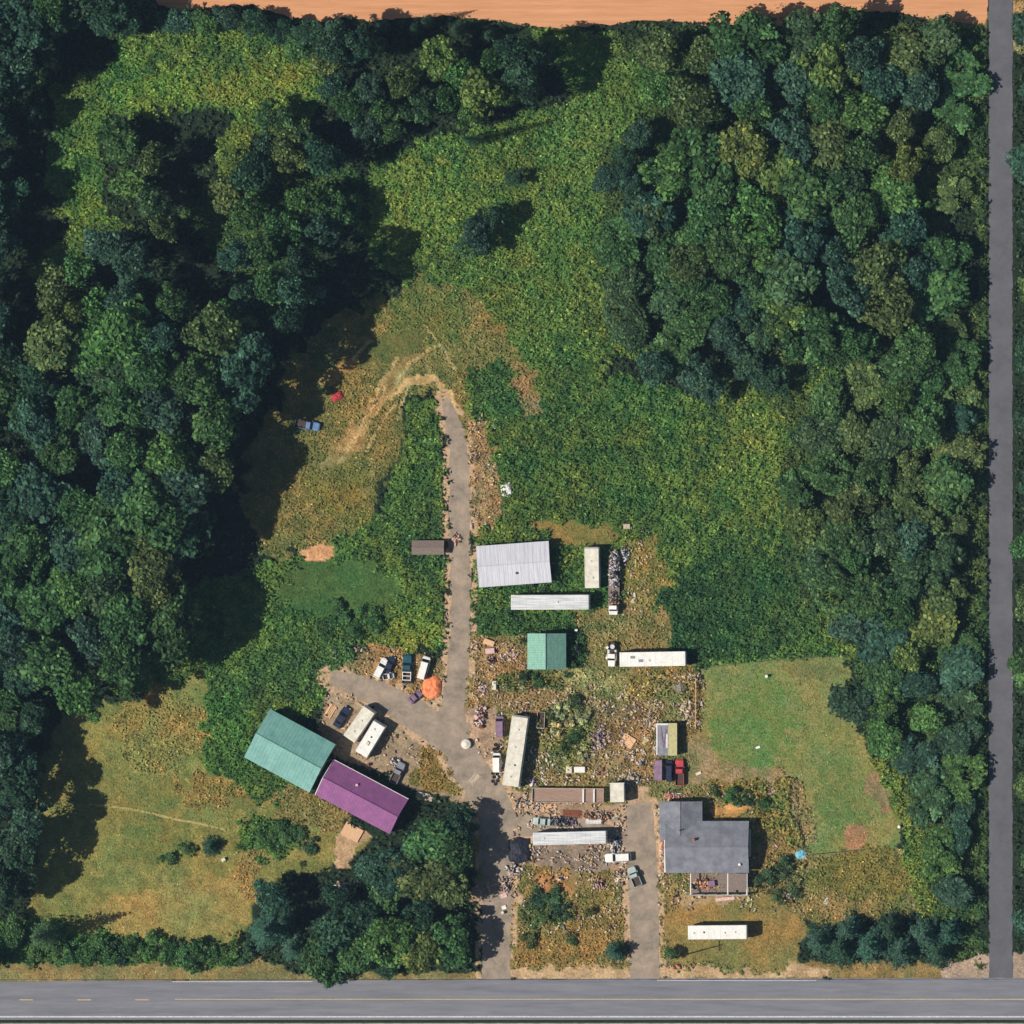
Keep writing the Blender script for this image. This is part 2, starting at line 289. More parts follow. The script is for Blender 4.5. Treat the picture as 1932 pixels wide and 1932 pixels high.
def ground_at(px, py):
    """colour and cover for plan coordinates"""
    wx = px+(N1.fbm(px/22, py/22, 4)-.5)*2; wy = py+(N2.fbm(px/22, py/22, 4)-.5)*2
    sh = np.shape(px); col = np.empty(sh+(3,)); cover = np.full(sh, 3)
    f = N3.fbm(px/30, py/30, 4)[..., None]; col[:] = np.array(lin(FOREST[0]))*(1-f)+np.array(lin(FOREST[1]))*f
    ax = (N1.fbm(px/22, py/22, 4)-.5)*2; ay = (N2.fbm(px/22, py/22, 4)-.5)*2
    for i, (P, c1, c2, rag, cv) in enumerate(Z):
        P_ = np.array(P); b = 60
        sel = (px > P_[:, 0].min()-b) & (px < P_[:, 0].max()+b) & (py > P_[:, 1].min()-b) & (py < P_[:, 1].max()+b)
        x, y = px[sel]+ax[sel]*rag*2.6, py[sel]+ay[sel]*rag*2.6
        ins = inpoly(x, y, P); idx = np.where(sel); idx = tuple(a[ins] for a in idx)
        g = np.clip((N4.fbm(px[idx]/16+i*5, py[idx]/16, 5)-.5)*3.2+.5, 0, 1)[:, None]
        col[idx] = np.array(c1)*(1-g)+np.array(c2)*g; cover[idx] = cv
    hue = N2.fbm(px/55+40, py/55+9, 3); v = .72+.56*N1.fbm(px/7, py/7+90, 3)
    veg = (cover == 2) | (cover == 1) | (cover == 4)
    h = (np.clip(hue-.5, -.3, .3))*veg
    col[..., 0] *= 1+h*.9; col[..., 2] *= 1-h*.3
    lum = col@np.array([.25, .65, .1]); sat = np.where(cover == 2, .1, np.where(veg, .15, .05))[..., None]
    col = (col*(1-sat)+lum[..., None]*np.array([1.0, 1.0, .92])*sat)*np.where(cover == 2, 1.14, np.where(veg, .91, 1.0))[..., None]*np.where((cover == 2)[..., None], np.array([1.1, 1., .9]), np.array([.97, 1.04, .95]))
    col *= v[..., None]
    wr = N2.fbm(px/10+3, py/10+8, 3)
    for rb in (TRACK, BRANCH, DRIVE2, ELBOW):
        near = ribbon_mask(px, py, rb, -2) | (ribbon_mask(px, py, rb, 12) & (wr > .47)); col[near] = np.array(lin((178, 150, 120)))*(.65+.6*wr[near])[:, None]; cover = np.where(near & ~ribbon_mask(px, py, rb, -2), 0, cover)
    road = (py > 1846) | ((px > 1863) & (px < 1913)) | ribbon_mask(px, py, TRACK, -2) | ribbon_mask(px, py, BRANCH, -2) | ribbon_mask(px, py, DRIVE2, -2) | ribbon_mask(px, py, ELBOW, -2)
    fld = inpoly(px, py, FIELD)
    cover = np.where(road | fld, 0, cover)
    return np.clip(col, 0, 1), cover

# ------------------------------------------------------------------ ground sheet
fine = np.arange(-70, 2003, 3.6)
outer = np.array([60, 150, 400, 1000, 3000, 9000, 26000])
gx = np.concatenate([fine[0]-outer[::-1], fine, fine[-1]+outer]); GX, GY = np.meshgrid(gx, gx, indexing='ij')
gc, gcov = ground_at(GX, GY); n = len(gx)
GV = np.stack([(GX-966)*K, (966-GY)*K, np.zeros_like(GX)], -1).reshape(-1, 3)
ii = np.arange(n*n).reshape(n, n); GF = np.stack([ii[:-1, :-1], ii[:-1, 1:], ii[1:, 1:], ii[1:, :-1]], -1).reshape(-1, 4)
M_ground = attr_mat('ground_soil_and_turf', fine=2.2)
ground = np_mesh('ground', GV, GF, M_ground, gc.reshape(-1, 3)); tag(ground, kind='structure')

M_track = mat('track_gravel', lin((168, 150, 132)), lin((112, 104, 94)), .22, .9, .3, detail=14)
M_road = mat('asphalt_worn', lin((126, 127, 134)), lin((100, 102, 110)), .3, .85, .1, stretch=(.16, 2.2, 1), detail=14)
M_side = mat('asphalt_dark', lin((104, 104, 110)), lin((78, 79, 86)), .2, .85, .1, lo=.3, hi=.75, detail=14)
M_field = mat('field_soil', lin((214, 158, 118)), lin((176, 122, 84)), .4, .95, .4, stretch=(.14, 3.0, 1), lo=.3, hi=.7, detail=12)
M_line = mat('road_paint_white', (.62, .62, .62), (.36, .36, .37), 3, .7)
M_yel = mat('road_paint_yellow', (.62, .42, .22), (.4, .28, .17), 3, .7)

def sheet(name, poly, m, z):
    """flat polygon with a fine ragged outline, triangulated as a fan of a mesh n-gon"""
    b = MB(); b.add([(*W(x, y), z) for x, y in poly], [tuple(range(len(poly)))[::-1]]); o = b.build(name, m); return o
def ragged(poly, amp=2.0, step=6, seed=0):
    out = []
    for i in range(len(poly)):
        (x0, y0), (x1, y1) = poly[i], poly[(i+1) % len(poly)]; L = math.hypot(x1-x0, y1-y0); k = max(1, int(L/step))
        for j in range(k):
            t = j/k; x, y = x0+(x1-x0)*t, y0+(y1-y0)*t; nx, ny = -(y1-y0)/(L+1e-6), (x1-x0)/(L+1e-6)
            a = (float(N1.fbm(np.array(x/9+seed), np.array(y/9), 3))-.5)*2*amp*1.8; out.append((x+nx*a, y+ny*a))
    return out
def ribbon(name, pts, m, z, amp=3.2, seed=0):
    # resample
    P = []
    for (x0, y0, w0), (x1, y1, w1) in zip(pts, pts[1:]):
        k = max(2, int(math.hypot(x1-x0, y1-y0)/6))
        P += [(x0+(x1-x0)*j/k, y0+(y1-y0)*j/k, w0+(w1-w0)*j/k) for j in range(k)]
    P.append(pts[-1])
    for _ in range(5): P = [P[0]]+[tuple((a+2*b+c)/4 for a, b, c in zip(P[i-1], P[i], P[i+1])) for i in range(1, len(P)-1)]+[P[-1]]
    b = MB(); vs = []; 
    for i, (x, y, w) in enumerate(P):
        a, c = P[max(0, i-1)], P[min(len(P)-1, i+1)]; dx, dy = c[0]-a[0], c[1]-a[1]; L = math.hypot(dx, dy); nx, ny = -dy/L, dx/L
        r1 = w+random.uniform(-amp, amp)*.6+math.sin(i*.7+seed)*amp*.5; r2 = w+random.uniform(-amp, amp)*.6+math.sin(i*.55+seed+2)*amp*.5
        for q in (-r1, -w*.33, w*.33, r2): vs.append((*W(x+nx*q, y+ny*q), z))
    n = len(P); b.add(vs, [(4*i+j, 4*i+4+j, 4*i+5+j, 4*i+1+j) for i in range(n-1) for j in range(3)])
    return b.build(name, m)
tag(sheet('dirt_field', ragged([(-9000, -9000)]+[(-9000, -40), (270, -40)]+FIELD[1:-1]+[(1864, 46), (1864, -9000)], 2.5) if False else ragged(FIELD[:-1]+[(1863, -20), (1863, -260), (280, -260)], 3.0, 7), M_field, .02), kind='structure')
tag(ribbon('driveway', TRACK, M_track, .03, 2.4), kind='structure')
tag(ribbon('driveway', BRANCH, M_track, .045, 2.5, 3), kind='structure')
tag(ribbon('driveway', DRIVE2, M_track, .03, 1.2, 5), kind='structure')
tag(ribbon('driveway', ELBOW, M_track, .06, 2.5, 8), kind='structure')
M_path = mat('footpath_worn', lin((176, 160, 104)), lin((140, 130, 78)), 1.2)
tag(ribbon('footpath', [(180, 1519, 1.6), (230, 1524, 2), (280, 1533, 2), (330, 1546, 2.2), (388, 1556, 2), (425, 1566, 1.5)], M_path, .02, .8), kind='structure')
b = MB(); X0 = -3000
def strip(x0, x1, y0, y1, z, mb):
    (a, c), (d, e) = W(x0, y0), W(x1, y1); mb.add([(a, c, z), (a, e, z), (d, e, z), (d, c, z)], [(0, 1, 2, 3)])
mb = MB(); top = ragged([(-6000, 1853), (-60, 1853), (0, 1852), (600, 1849), (1200, 1846), (1990, 1845), (6000, 1845)], .8, 9)
top = [p for p in top if p[1] < 1860 and -60 <= p[0] <= 1995]; poly = [(-6000, 1853)]+top+[(6000, 1845), (6000, 1924), (-6000, 1924)]
tag(sheet('street', poly, M_road, .08), kind='structure')
tag(sheet('side_road', [(1866, -6000)]+[(1866+random.uniform(-1.1, 1.1), y) for y in range(-60, 1850, 9)]+[(1866, 1849), (1911, 1849)]+[(1910.5+random.uniform(-1.1, 1.1), y) for y in range(1845, -60, -9)]+[(1910, -6000)], M_side, .07), kind='structure')
mb = MB(); strip(-6000, 6000, 1930, 1946, .075, mb); tag(mb.build('sidewalk', mat('concrete_walk', lin((150, 146, 140)), lin((118, 114, 110)), .6)), kind='structure')
# road paint
mb = MB()
for x in range(37-109*8, 300, 109): strip(x, x+26, 1885.5, 1887.2, .1, mb)
strip(520, 3000, 1884.6, 1886, .1, mb); strip(330, 520, 1884.8, 1886, .1, mb)
tag(mb.build('centre_line', M_yel), kind='structure')
mb = MB(); strip(-2000, 3000, 1917, 1919.6, .1, mb); strip(325, 590, 1851.6, 1852.8, .1, mb); strip(1240, 1540, 1849.4, 1850.4, .1, mb)
tag(mb.build('edge_line', M_line), kind='structure')

# ------------------------------------------------------------------ plant cover (nobody could count it)
M_leafy = attr_mat('cover_leaves', rough=.75, spec=.15)
def cover_mesh(name, cv, dens, size, height, tilt, bright, label, keep=None):
    A = (2080*K)**2; cnt = int(A*dens); px = rng.uniform(-70, 2003, cnt); py = rng.uniform(-70, 2003, cnt)
    gi = np.clip(((px-fine[0])/3.6).round().astype(int), 0, len(fine)-1)+len(outer); gj = np.clip(((py-fine[0])/3.6).round().astype(int), 0, len(fine)-1)+len(outer)
    k = gcov[gi, gj] == cv
    if keep is not None: k &= keep(px, py)
    px, py, gi, gj = px[k], py[k], gi[k], gj[k]; m = len(px)
    lump = N1.fbm(px/13, py/13, 3); lump2 = N3.fbm(px/40, py/40, 2)
    z = height*(.15+1.3*np.clip(lump-.2, 0, 1)*(.6+.8*lump2))*rng.uniform(.55, 1.15, m)
    C = np.stack([(px-966)*K, (966-py)*K, z], -1); N = np.stack([rng.normal(0, tilt, m), rng.normal(0, tilt, m), np.ones(m)], -1)
    P, F = quads(C, N, size*rng.uniform(.55, 1.5, m), .55)
    base = gc[gi, gj]*bright; v = rng.lognormal(0, .27, (m, 1))*(.7+.75*lump)[:, None]; c = base*v
    h = rng.normal(0, .12, m); c[:, 0] *= 1+h; c[:, 2] *= 1-h*.5
    pale = rng.random(m) < .035; c[pale] = c[pale]*1.5+np.array([.05, .05, .02])
    o = np_mesh(name, P, F, M_leafy, np.clip(c, 0, .9)); tag(o, label, name.replace('_', ' '), kind='stuff'); return o
cover_mesh('bramble_thicket', 2, 10, .30, 1.5, .62, 1.0, 'dense green brambles and tall weeds filling the open land')
cover_mesh('short_grass', 1, 7, .16, .16, .45, 1.05, 'short mown and grazed grass with dry patches')
cover_mesh('dry_weeds', 4, 8, .24, .6, .6, 1.05, 'straw coloured dry weeds around the yard and meadow')
cover_mesh('woodland_undergrowth', 3, 3, .4, 1.6, .6, 1.3, 'dark undergrowth on the floor of the woods')

# ------------------------------------------------------------------ trees
M_crown = attr_mat('tree_leaves', rough=.7, spec=.15, tint=True)
M_bark = mat('bark', (.10, .08, .06), (.05, .04, .03), 3)
def broad_proto(seed, r, h, nl, nq, leaf):
    """domed broadleaf crown of many leaf sprays on uneven lobes; origin on the ground"""
    g = np.random.default_rng(seed); C, N, S, L = [], [], [], []
    base = h*.38; cz = base+(h-base)*.42
    lobes = []
    for i in range(nl):
        a = g.uniform(0, 2*math.pi); q = math.sqrt(g.random())*(.92 if i % 4 else 1.08)*(1+.2*math.sin(2*a+seed)+.14*math.sin(3*a+seed*2.3)+.1*math.sin(5*a+seed)); lr = r*g.choice([.12, .17, .23, .31])*g.uniform(.85, 1.15)
        x, y = math.cos(a)*q*(r-lr*.6), math.sin(a)*q*(r-lr*.6)
        x *= 1+.18*math.sin(seed*1.3); top = math.sqrt(max(0.03, 1-min(1, q*.9)**2))
        z = cz+(h-cz)*top*g.uniform(.72, 1.0)-lr*.6
        if i % 5 == 0: z = cz-(cz-base)*g.uniform(0, .8)
        lobes.append((x, y, z, lr)); lv = g.lognormal(0, .26)
        m = int(nq*(lr/r/.25)**2); d = g.normal(size=(m, 3)); d[:, 2] = np.abs(d[:, 2])*1.0-.25; d /= np.linalg.norm(d, axis=1, keepdims=True)
        rad = lr*g.uniform(.42, 1.3, (m, 1))**.9; P = np.array([x, y, z])+d*rad*np.array([1, 1, .8])
        C.append(P); N.append(d+g.normal(0, .65, (m, 3))+np.array([0, 0, .4])); S.append(leaf*g.uniform(.45, 1.35, m)); L.append(lv*g.lognormal(0, .42, m))
    m = int(nq*nl*.12); d = g.normal(size=(m, 3)); d /= np.linalg.norm(d, axis=1, keepdims=True)     # loose twigs between lobes
    C.append(np.array([0, 0, cz])+d*np.array([r, r, (h-base)*.5])*g.uniform(.5, .98, (m, 1))); N.append(d+g.normal(0, .6, (m, 3))); S.append(leaf*g.uniform(.5, 1.1, m)); L.append(g.lognormal(-.1, .35, m))
    C = np.concatenate(C); N = np.concatenate(N); S = np.concatenate(S); L = np.clip(np.concatenate(L), .3, 2.4)
    P, F = quads(C, N, S, .7); P[:, 2] = np.maximum(P[:, 2], .05)
    hue = g.normal(0, .1, len(L)); c = np.stack([L*(1+hue+.12*(L-1)), L, L*(1-hue)], -1)
    crown = np_mesh('crown', P, F, M_crown, c, link=False)
    t = MB(); tr = max(.09, r*.055); t.cyl((0, 0, -.2), (0, 0, h*.34), tr*1.3, tr, 8); t.cyl((0, 0, h*.34), (tr*.5, 0, h*.72), tr, tr*.4, 7)
    for x, y, z, lr in lobes[:9]: t.cyl((0, 0, h*g.uniform(.28, .45)), (x*.85, y*.85, z), tr*.45, tr*.12, 5)
    me = bpy.data.meshes.new('trunk'); me.from_pydata(t.v, [], t.f); me.materials.append(M_bark); return crown, me
def conifer_proto(seed, r, h, nw, leaf):
    g = np.random.default_rng(seed); C, N, S, L = [], [], [], []
    for k in range(nw):
        f = k/(nw-1); z = h*(.14+.84*f); R_ = r*(1-f)**.8*g.uniform(.85, 1.1)+.12; nb = max(5, int(12-5*f)); off = g.uniform(0, 6)
        for j in range(nb):
            a = off+2*math.pi*j/nb+g.normal(0, .12); bl = R_*g.uniform(.72, 1.1); m = max(6, int(bl*11/leaf*.34)); lv = g.lognormal(0, .2)
            t = g.random(m)**.7; wd = bl*.16*(1.15-t)+.05; side = g.normal(0, 1, m)*wd
            x = math.cos(a)*t*bl-math.sin(a)*side; y = math.sin(a)*t*bl+math.cos(a)*side; zz = z-t*bl*.28+g.normal(0, .08, m)-np.abs(side)*.3
            C.append(np.stack([x, y, zz], -1)); N.append(np.stack([math.cos(a)*.35+g.normal(0, .4, m), math.sin(a)*.35+g.normal(0, .4, m), np.ones(m)], -1))
            S.append(leaf*g.uniform(.5, 1.2, m)); L.append(lv*g.lognormal(0, .25, m)*(.85+.4*t))
    C = np.concatenate(C); N = np.concatenate(N); S = np.concatenate(S); L = np.clip(np.concatenate(L), .3, 2.2); P, F = quads(C, N, S, .45)
    crown = np_mesh('crown', P, F, M_crown, np.stack([L, L, L*1.05], -1), link=False)
    t = MB(); t.cyl((0, 0, -.2), (0, 0, h*.97), max(.08, r*.07), .03, 8); me = bpy.data.meshes.new('trunk'); me.from_pydata(t.v, [], t.f); me.materials.append(M_bark); return crown, me
PRO = {'tall': [(broad_proto(s, 5.4, 22, 40, 130, .44), 5.4, 22) for s in (1, 2, 3, 4, 5, 6, 7)],
       'mid': [(broad_proto(s, 4.4, 11, 32, 120, .36), 4.4, 11) for s in (11, 12, 13, 14, 15, 16, 17)],
       'shrub': [(broad_proto(s, 2.0, 2.6, 14, 90, .19), 2.0, 2.6) for s in (21, 22, 23)],
       'con': [(conifer_proto(s, 4.0, 18, 15, .26), 4.0, 18) for s in (31, 32, 33)],
       'lowcon': [(conifer_proto(s, 3.6, 7.5, 11, .22), 3.6, 7.5) for s in (41, 42, 43)]}
TINT = {'mid green': (.048, .112, .038), 'yellow-green': (.098, .148, .040), 'blue-green': (.038, .092, .060), 'dark green': (.028, .068, .038), 'olive': (.080, .124, .042), 'bright green': (.064, .142, .040), 'grey-green': (.050, .100, .044), 'pale yellow-green': (.36, .38, .20)}
PLACES = [((-300, 0, 120, 200), 'in the top left corner'), ((120, 0, 640, 110), 'beside the bare field on top'), ((-300, 200, 120, 640), 'at the left edge, upper part'),
          ((120, 110, 360, 420), 'left side of the upper clearing'), ((120, 420, 400, 640), 'below the upper left clearing'), ((360, 110, 520, 640), 'right of the upper clearing'),
          ((520, 110, 720, 640), 'left edge of the bramble meadow'), ((640, 0, 1100, 320), 'in the clump at the top middle'), ((720, 320, 1100, 520), 'alone in the bramble meadow'),
          ((-300, 640, 200, 880), 'in the big left wood, upper left'), ((200, 640, 600, 880), 'in the big left wood, upper right'), ((-300, 880, 200, 1100), 'in the big left wood, middle left'),
          ((200, 880, 600, 1100), 'right flank of the big left wood'), ((-300, 1100, 200, 1400), 'lower left of the big wood'), ((200, 1100, 500, 1400), 'lower tip of the big left wood'),
          ((-300, 1400, 160, 1735), 'in the wood left of the paddock'), ((-300, 1735, 470, 2100), 'in the hedge below the paddock'),
          ((160, 1400, 480, 1735), 'alone in the dry paddock'), ((480, 1520, 620, 1620), 'in weeds below the purple roof'), ((470, 1620, 640, 2100), 'left in the clump by the street'),
          ((640, 1560, 780, 1720), 'just below the purple barn'), ((780, 1500, 930, 1720), 'between purple barn and driveway'), ((640, 1720, 930, 2100), 'low in the clump by the street'),
          ((500, 1100, 760, 1300), 'in green weeds above the teal barn'), ((930, 1320, 1120, 1440), 'among the junk in the yard'), ((880, 1080, 1120, 1300), 'close to the metal roofed sheds'),
          ((940, 1640, 1130, 1830), 'between the two driveways'), ((1120, 1740, 1300, 1850), 'beside the right driveway'), ((1330, 1470, 1520, 1740), 'in weeds right of the house'),
          ((1100, 0, 1350, 200), 'top left of the right-hand wood'), ((1350, 0, 1600, 200), 'top middle of the right-hand wood'), ((1600, 0, 1863, 200), 'top right beside the side road'),
          ((1100, 200, 1350, 420), 'upper left of the right-hand wood'), ((1350, 200, 1600, 420), 'upper middle of the right-hand wood'), ((1600, 200, 1863, 420), 'beside the upper side road'),
          ((1100, 420, 1350, 760), 'dark clump right of the meadow'), ((1350, 420, 1600, 760), 'middle of the right-hand wood'), ((1600, 420, 1863, 760), 'by the side road half way up'),
          ((1350, 760, 1680, 980), 'lower left of the right-hand wood'), ((1680, 760, 1863, 980), 'left of the middle side road'), ((1350, 980, 1680, 1240), 'lower edge of the right-hand wood'),
          ((1680, 980, 1863, 1240), 'left of the lower side road'), ((1560, 1240, 1740, 1480), 'upper right of the mown lawn'), ((1740, 1240, 1863, 1480), 'between the lawn and the side road'),
          ((1560, 1480, 1863, 1720), 'lower right of the lawn'), ((1500, 1720, 1863, 1860), 'in the row by the street corner'), ((1905, -300, 2200, 960), 'right of the side road, upper half'), ((1905, 960, 2200, 2200), 'right of the side road, lower half'),
          ((-400, 1860, 2300, 2300), 'below the street')]
TREES = []
def tree(px, py, ru, h, fam, tint, place=None):
    pr, r0, h0 = PRO[fam][len(TREES) % len(PRO[fam])]
    x, y = W(px, py, h*.7); s = ru*K/r0
    kind = {'tall': 'broadleaf_tree', 'mid': 'broadleaf_tree', 'shrub': 'shrub', 'con': 'conifer_tree', 'lowcon': 'conifer_tree'}[fam]
    e = empty(kind, x, y, random.uniform(0, 6.28)); e.scale = (s*random.uniform(.86, 1.24), s*random.uniform(.86, 1.2), h/h0)
    t = np.array(TINT[tint])*random.uniform(1.06, 1.5); t[0] *= random.uniform(.88, 1.14); t = [float(v) for v in t]
    crown, trunk = pr
    for nm, me in (('crown', crown), ('trunk', trunk)):
        o = bpy.data.objects.new(nm if nm == 'crown' or kind != 'shrub' else 'stem', me); COL.objects.link(o); o.parent = e
        if nm == 'crown': o['tint'] = t
    if place is None:
        place = 'standing in the open'
        for (x0, y0, x1, y1), ph in PLACES:
            if x0 <= px < x1 and y0 <= py < y1: place = ph; break
    size = ('tall' if h > 15 else 'broad' if ru > 42 else 'small' if h < 6 and kind != 'shrub' else 'medium') if kind != 'shrub' else ('wide' if ru > 24 else 'small')
    word = {'broadleaf_tree': 'leafy tree', 'shrub': 'shrub', 'conifer_tree': 'conifer'}[kind]
    TREES.append((e, f'{size} {tint} {word} {place}', px, py, word)); return e
ORD = ['', 'topmost', 'second', 'third', 'fourth', 'fifth', 'sixth', 'seventh', 'eighth', 'ninth', 'tenth']
def label_trees():
    d = {}
    for t in TREES: d.setdefault(t[1], []).append(t)
    for lab, ts in d.items():
        ts.sort(key=lambda t: t[3])
        for i, t in enumerate(ts):
            l = lab
            if len(ts) > 1: l = lab+', '+(['upper', 'lower'][i]+' one' if len(ts) == 2 else (ORD[i+1]+(' from the top' if i else '') if i < 10 else 'lowest of them'))
            tag(t[0], l, 'shrub' if t[4] == 'shrub' else 'tree', ('shrubs ' if t[4] == 'shrub' else 'trees ')+' '.join(lab.split(t[4], 1)[1].split()))
def wood(poly, gap, rr, hh, fam, tints, avoid=(), seed=1, tries=6000):
    g = random.Random(seed); pts = []; xs = [p[0] for p in poly]; ys = [p[1] for p in poly]
    for _ in range(tries):
        x, y = g.uniform(min(xs), max(xs)), g.uniform(min(ys), max(ys))
        if not bool(inpoly(np.array([x]), np.array([y]), poly)[0]): continue
        if any((x-a)**2+(y-b)**2 < (gap*g.uniform(.85, 1.1))**2 for a, b in pts): continue
        if any((x-a)**2+(y-b)**2 < c*c for a, b, c in avoid): continue
        pts.append((x, y))
        h = hh(x, y) if callable(hh) else g.uniform(*hh)
        tree(x, y, g.uniform(*rr), h, fam if isinstance(fam, str) else g.choice(fam), g.choice(tints))
    return pts
MIX_W = ['mid green', 'blue-green', 'mid green', 'mid green', 'blue-green', 'olive', 'bright green', 'grey-green', 'mid green', 'dark green']
MIX_E = ['mid green', 'blue-green', 'mid green', 'olive', 'yellow-green', 'bright green', 'grey-green', 'mid green', 'mid green', 'olive']
# the big western wood
wood([(-60, 640), (120, 640), (260, 590), (380, 600), (470, 640), (485, 690), (430, 780), (400, 900), (375, 1010), (330, 1090), (330, 1170), (270, 1230), (200, 1330), (120, 1300), (80, 1250), (-60, 1230)], 64, (40, 64), lambda x, y: (22 if x > 330 and y > 740 else 28 if x > 330 else 24 if x > 230 else 19)*random.uniform(.86, 1.12), 'tall', MIX_W, [(270, 655, 38), (215, 740, 34), (130, 690, 26), (350, 780, 34), (290, 900, 38), (160, 860, 26), (240, 1010, 30), (340, 970, 30), (60, 980, 26), (20, 790, 30)], seed=3)
wood([(-60, 1240), (30, 1250), (60, 1320), (50, 1440), (60, 1560), (50, 1650), (10, 1700), (-60, 1700)], 52, (28, 44), (11, 18), 'tall', ['blue-green', 'dark green', 'mid green'], seed=4)
wood([(-80, 170), (-15, 170), (-5, 400), (10, 640), (-80, 640)], 66, (34, 48), (14, 19), 'tall', ['dark green', 'blue-green'], seed=5)
for a in [(50, 50, 52, 22, 'tall', 'blue-green'), (25, 125, 46, 22, 'tall', 'blue-green'), (95, 15, 40, 22, 'tall', 'mid green'), (70, 130, 30, 18, 'tall', 'grey-green'), (-20, 60, 50, 24, 'tall', 'dark green'), (-10, 150, 45, 24, 'tall', 'dark green'),
          (150, 10, 40, 18, 'tall', 'dark green'), (205, 25, 40, 17, 'tall', 'dark green'), (262, 18, 30, 9, 'mid', 'dark green'), (215, 45, 28, 9, 'mid', 'mid green'), (330, 42, 30, 6, 'mid', 'blue-green'), (385, 40, 26, 6, 'mid', 'mid green'), (430, 36, 26, 6, 'mid', 'blue-green'),
          (480, 44, 26, 7, 'mid', 'dark green'), (530, 58, 26, 7, 'mid', 'dark green'), (585, 66, 30, 9, 'tall', 'dark green'), (612, 112, 30, 9, 'mid', 'olive'), (628, 165, 28, 9, 'mid', 'blue-green'), (560, 90, 30, 8, 'mid', 'mid green'),
          (636, 100, 26, 19, 'tall', 'dark green'), (628, 78, 34, 18, 'tall', 'dark green'), (685, 85, 30, 19, 'tall', 'dark green'), (970, 95, 32, 20, 'tall', 'dark green'),
          (835, 105, 34, 15, 'mid', 'yellow-green'), (868, 140, 34, 15, 'mid', 'bright green'), (905, 170, 40, 17, 'mid', 'yellow-green'), (935, 115, 32, 16, 'mid', 'mid green'), (765, 150, 34, 13, 'mid', 'olive'), (790, 205, 32, 12, 'mid', 'grey-green'), (885, 215, 26, 12, 'mid', 'bright green'), (960, 185, 20, 14, 'mid', 'bright green'), (990, 130, 40, 20, 'tall', 'dark green'), (1000, 175, 30, 17, 'tall', 'dark green'), (845, 190, 28, 12, 'mid', 'mid green'),
          (660, 195, 30, 11, 'mid', 'mid green'), (690, 240, 28, 10, 'mid', 'blue-green'), (725, 215, 28, 10, 'mid', 'mid green'), (700, 165, 30, 12, 'mid', 'blue-green'), (740, 250, 22, 9, 'mid', 'mid green'),
          (880, 262, 16, 24, 'con', 'grey-green'), (898, 440, 34, 10, 'mid', 'blue-green'), (880, 465, 22, 6, 'mid', 'grey-green'), (925, 410, 28, 9, 'mid', 'dark green'), (975, 335, 20, 5, 'mid', 'dark green'),
          (235, 275, 36, 11, 'mid', 'mid green'), (285, 300, 32, 15, 'mid', 'olive'), (250, 350, 40, 13, 'mid', 'bright green'), (290, 385, 38, 15, 'mid', 'grey-green'), (310, 430, 28, 15, 'mid', 'olive'), (215, 250, 28, 10, 'mid', 'mid green'),
          (200, 460, 44, 18, 'tall', 'blue-green'), (245, 490, 38, 20, 'tall', 'blue-green'), (105, 545, 36, 15, 'mid', 'olive'), (150, 510, 36, 16, 'mid', 'mid green'), (175, 590, 44, 16, 'mid', 'bright green'), (235, 560, 36, 18, 'tall', 'blue-green'), (130, 600, 34, 17, 'mid', 'yellow-green'), (65, 215, 20, 12, 'mid', 'blue-green'), (330, 570, 34, 20, 'tall', 'mid green'),
          (440, 300, 24, 7, 'mid', 'yellow-green'), (430, 370, 34, 12, 'mid', 'olive'), (480, 330, 38, 15, 'mid', 'dark green'), (470, 400, 34, 15, 'mid', 'mid green'), (520, 230, 32, 9, 'mid', 'mid green'), (550, 290, 38, 15, 'mid', 'olive'), (580, 260, 28, 13, 'mid', 'grey-green'), (500, 280, 28, 10, 'mid', 'dark green'), (610, 300, 34, 18, 'tall', 'dark green'),
          (575, 385, 40, 13, 'mid', 'bright green'), (620, 390, 38, 12, 'mid', 'mid green'), (535, 430, 38, 16, 'mid', 'mid green'), (600, 430, 32, 14, 'mid', 'blue-green'), (500, 470, 36, 19, 'tall', 'mid green'), (570, 495, 34, 28, 'tall', 'dark green'), (510, 545, 40, 22, 'tall', 'mid green'), (560, 550, 34, 28, 'tall', 'blue-green'), (470, 560, 34, 22, 'tall', 'dark green'), (430, 610, 34, 22, 'tall', 'mid green'), (545, 600, 32, 23, 'tall', 'dark green'), (665, 385, 22, 6, 'mid', 'mid green'), (450, 480, 32, 18, 'tall', 'blue-green'),
          (780, 52, 15, 12, 'con', 'dark green'), (800, 40, 13, 13, 'con', 'dark green'), (715, 48, 15, 10, 'con', 'dark green'), (860, 55, 15, 10, 'con', 'dark green'), (920, 68, 18, 9, 'con', 'dark green')]: tree(*a)
# eastern wood: lower trees, lowest next to the side road
hE = lambda x, y: (3.6 if x > 1785 else 6.0 if x > 1740 else 8.5 if x > 1680 else 11.5 if y < 700 else 8.5)*random.uniform(.8, 1.2)
GAP = [(1200, 165, 40), (1180, 230, 30), (1240, 470, 25), (1350, 570, 26), (1640, 330, 18), (1310, 260, 22), (1690, 560, 20), (1560, 440, 40), (1530, 560, 40), (1580, 620, 40), (1490, 640, 25), (1170, 130, 20), (1500, 395, 30)]
wood([(1200, 70), (1480, 60), (1560, 40), (1640, 60), (1750, 65), (1812, 70), (1812, 720), (1700, 700), (1600, 660), (1480, 620), (1480, 480), (1360, 520), (1250, 480), (1200, 400), (1260, 330), (1290, 250), (1215, 180)], 66, (34, 60), hE, 'mid', MIX_E, GAP, seed=7)
wood([(1150, 430), (1220, 400), (1400, 480), (1470, 560), (1460, 720), (1330, 735), (1230, 710), (1180, 640)], 56, (30, 48), (6, 10), 'mid', ['blue-green', 'grey-green', 'dark green', 'mid green'], seed=8)
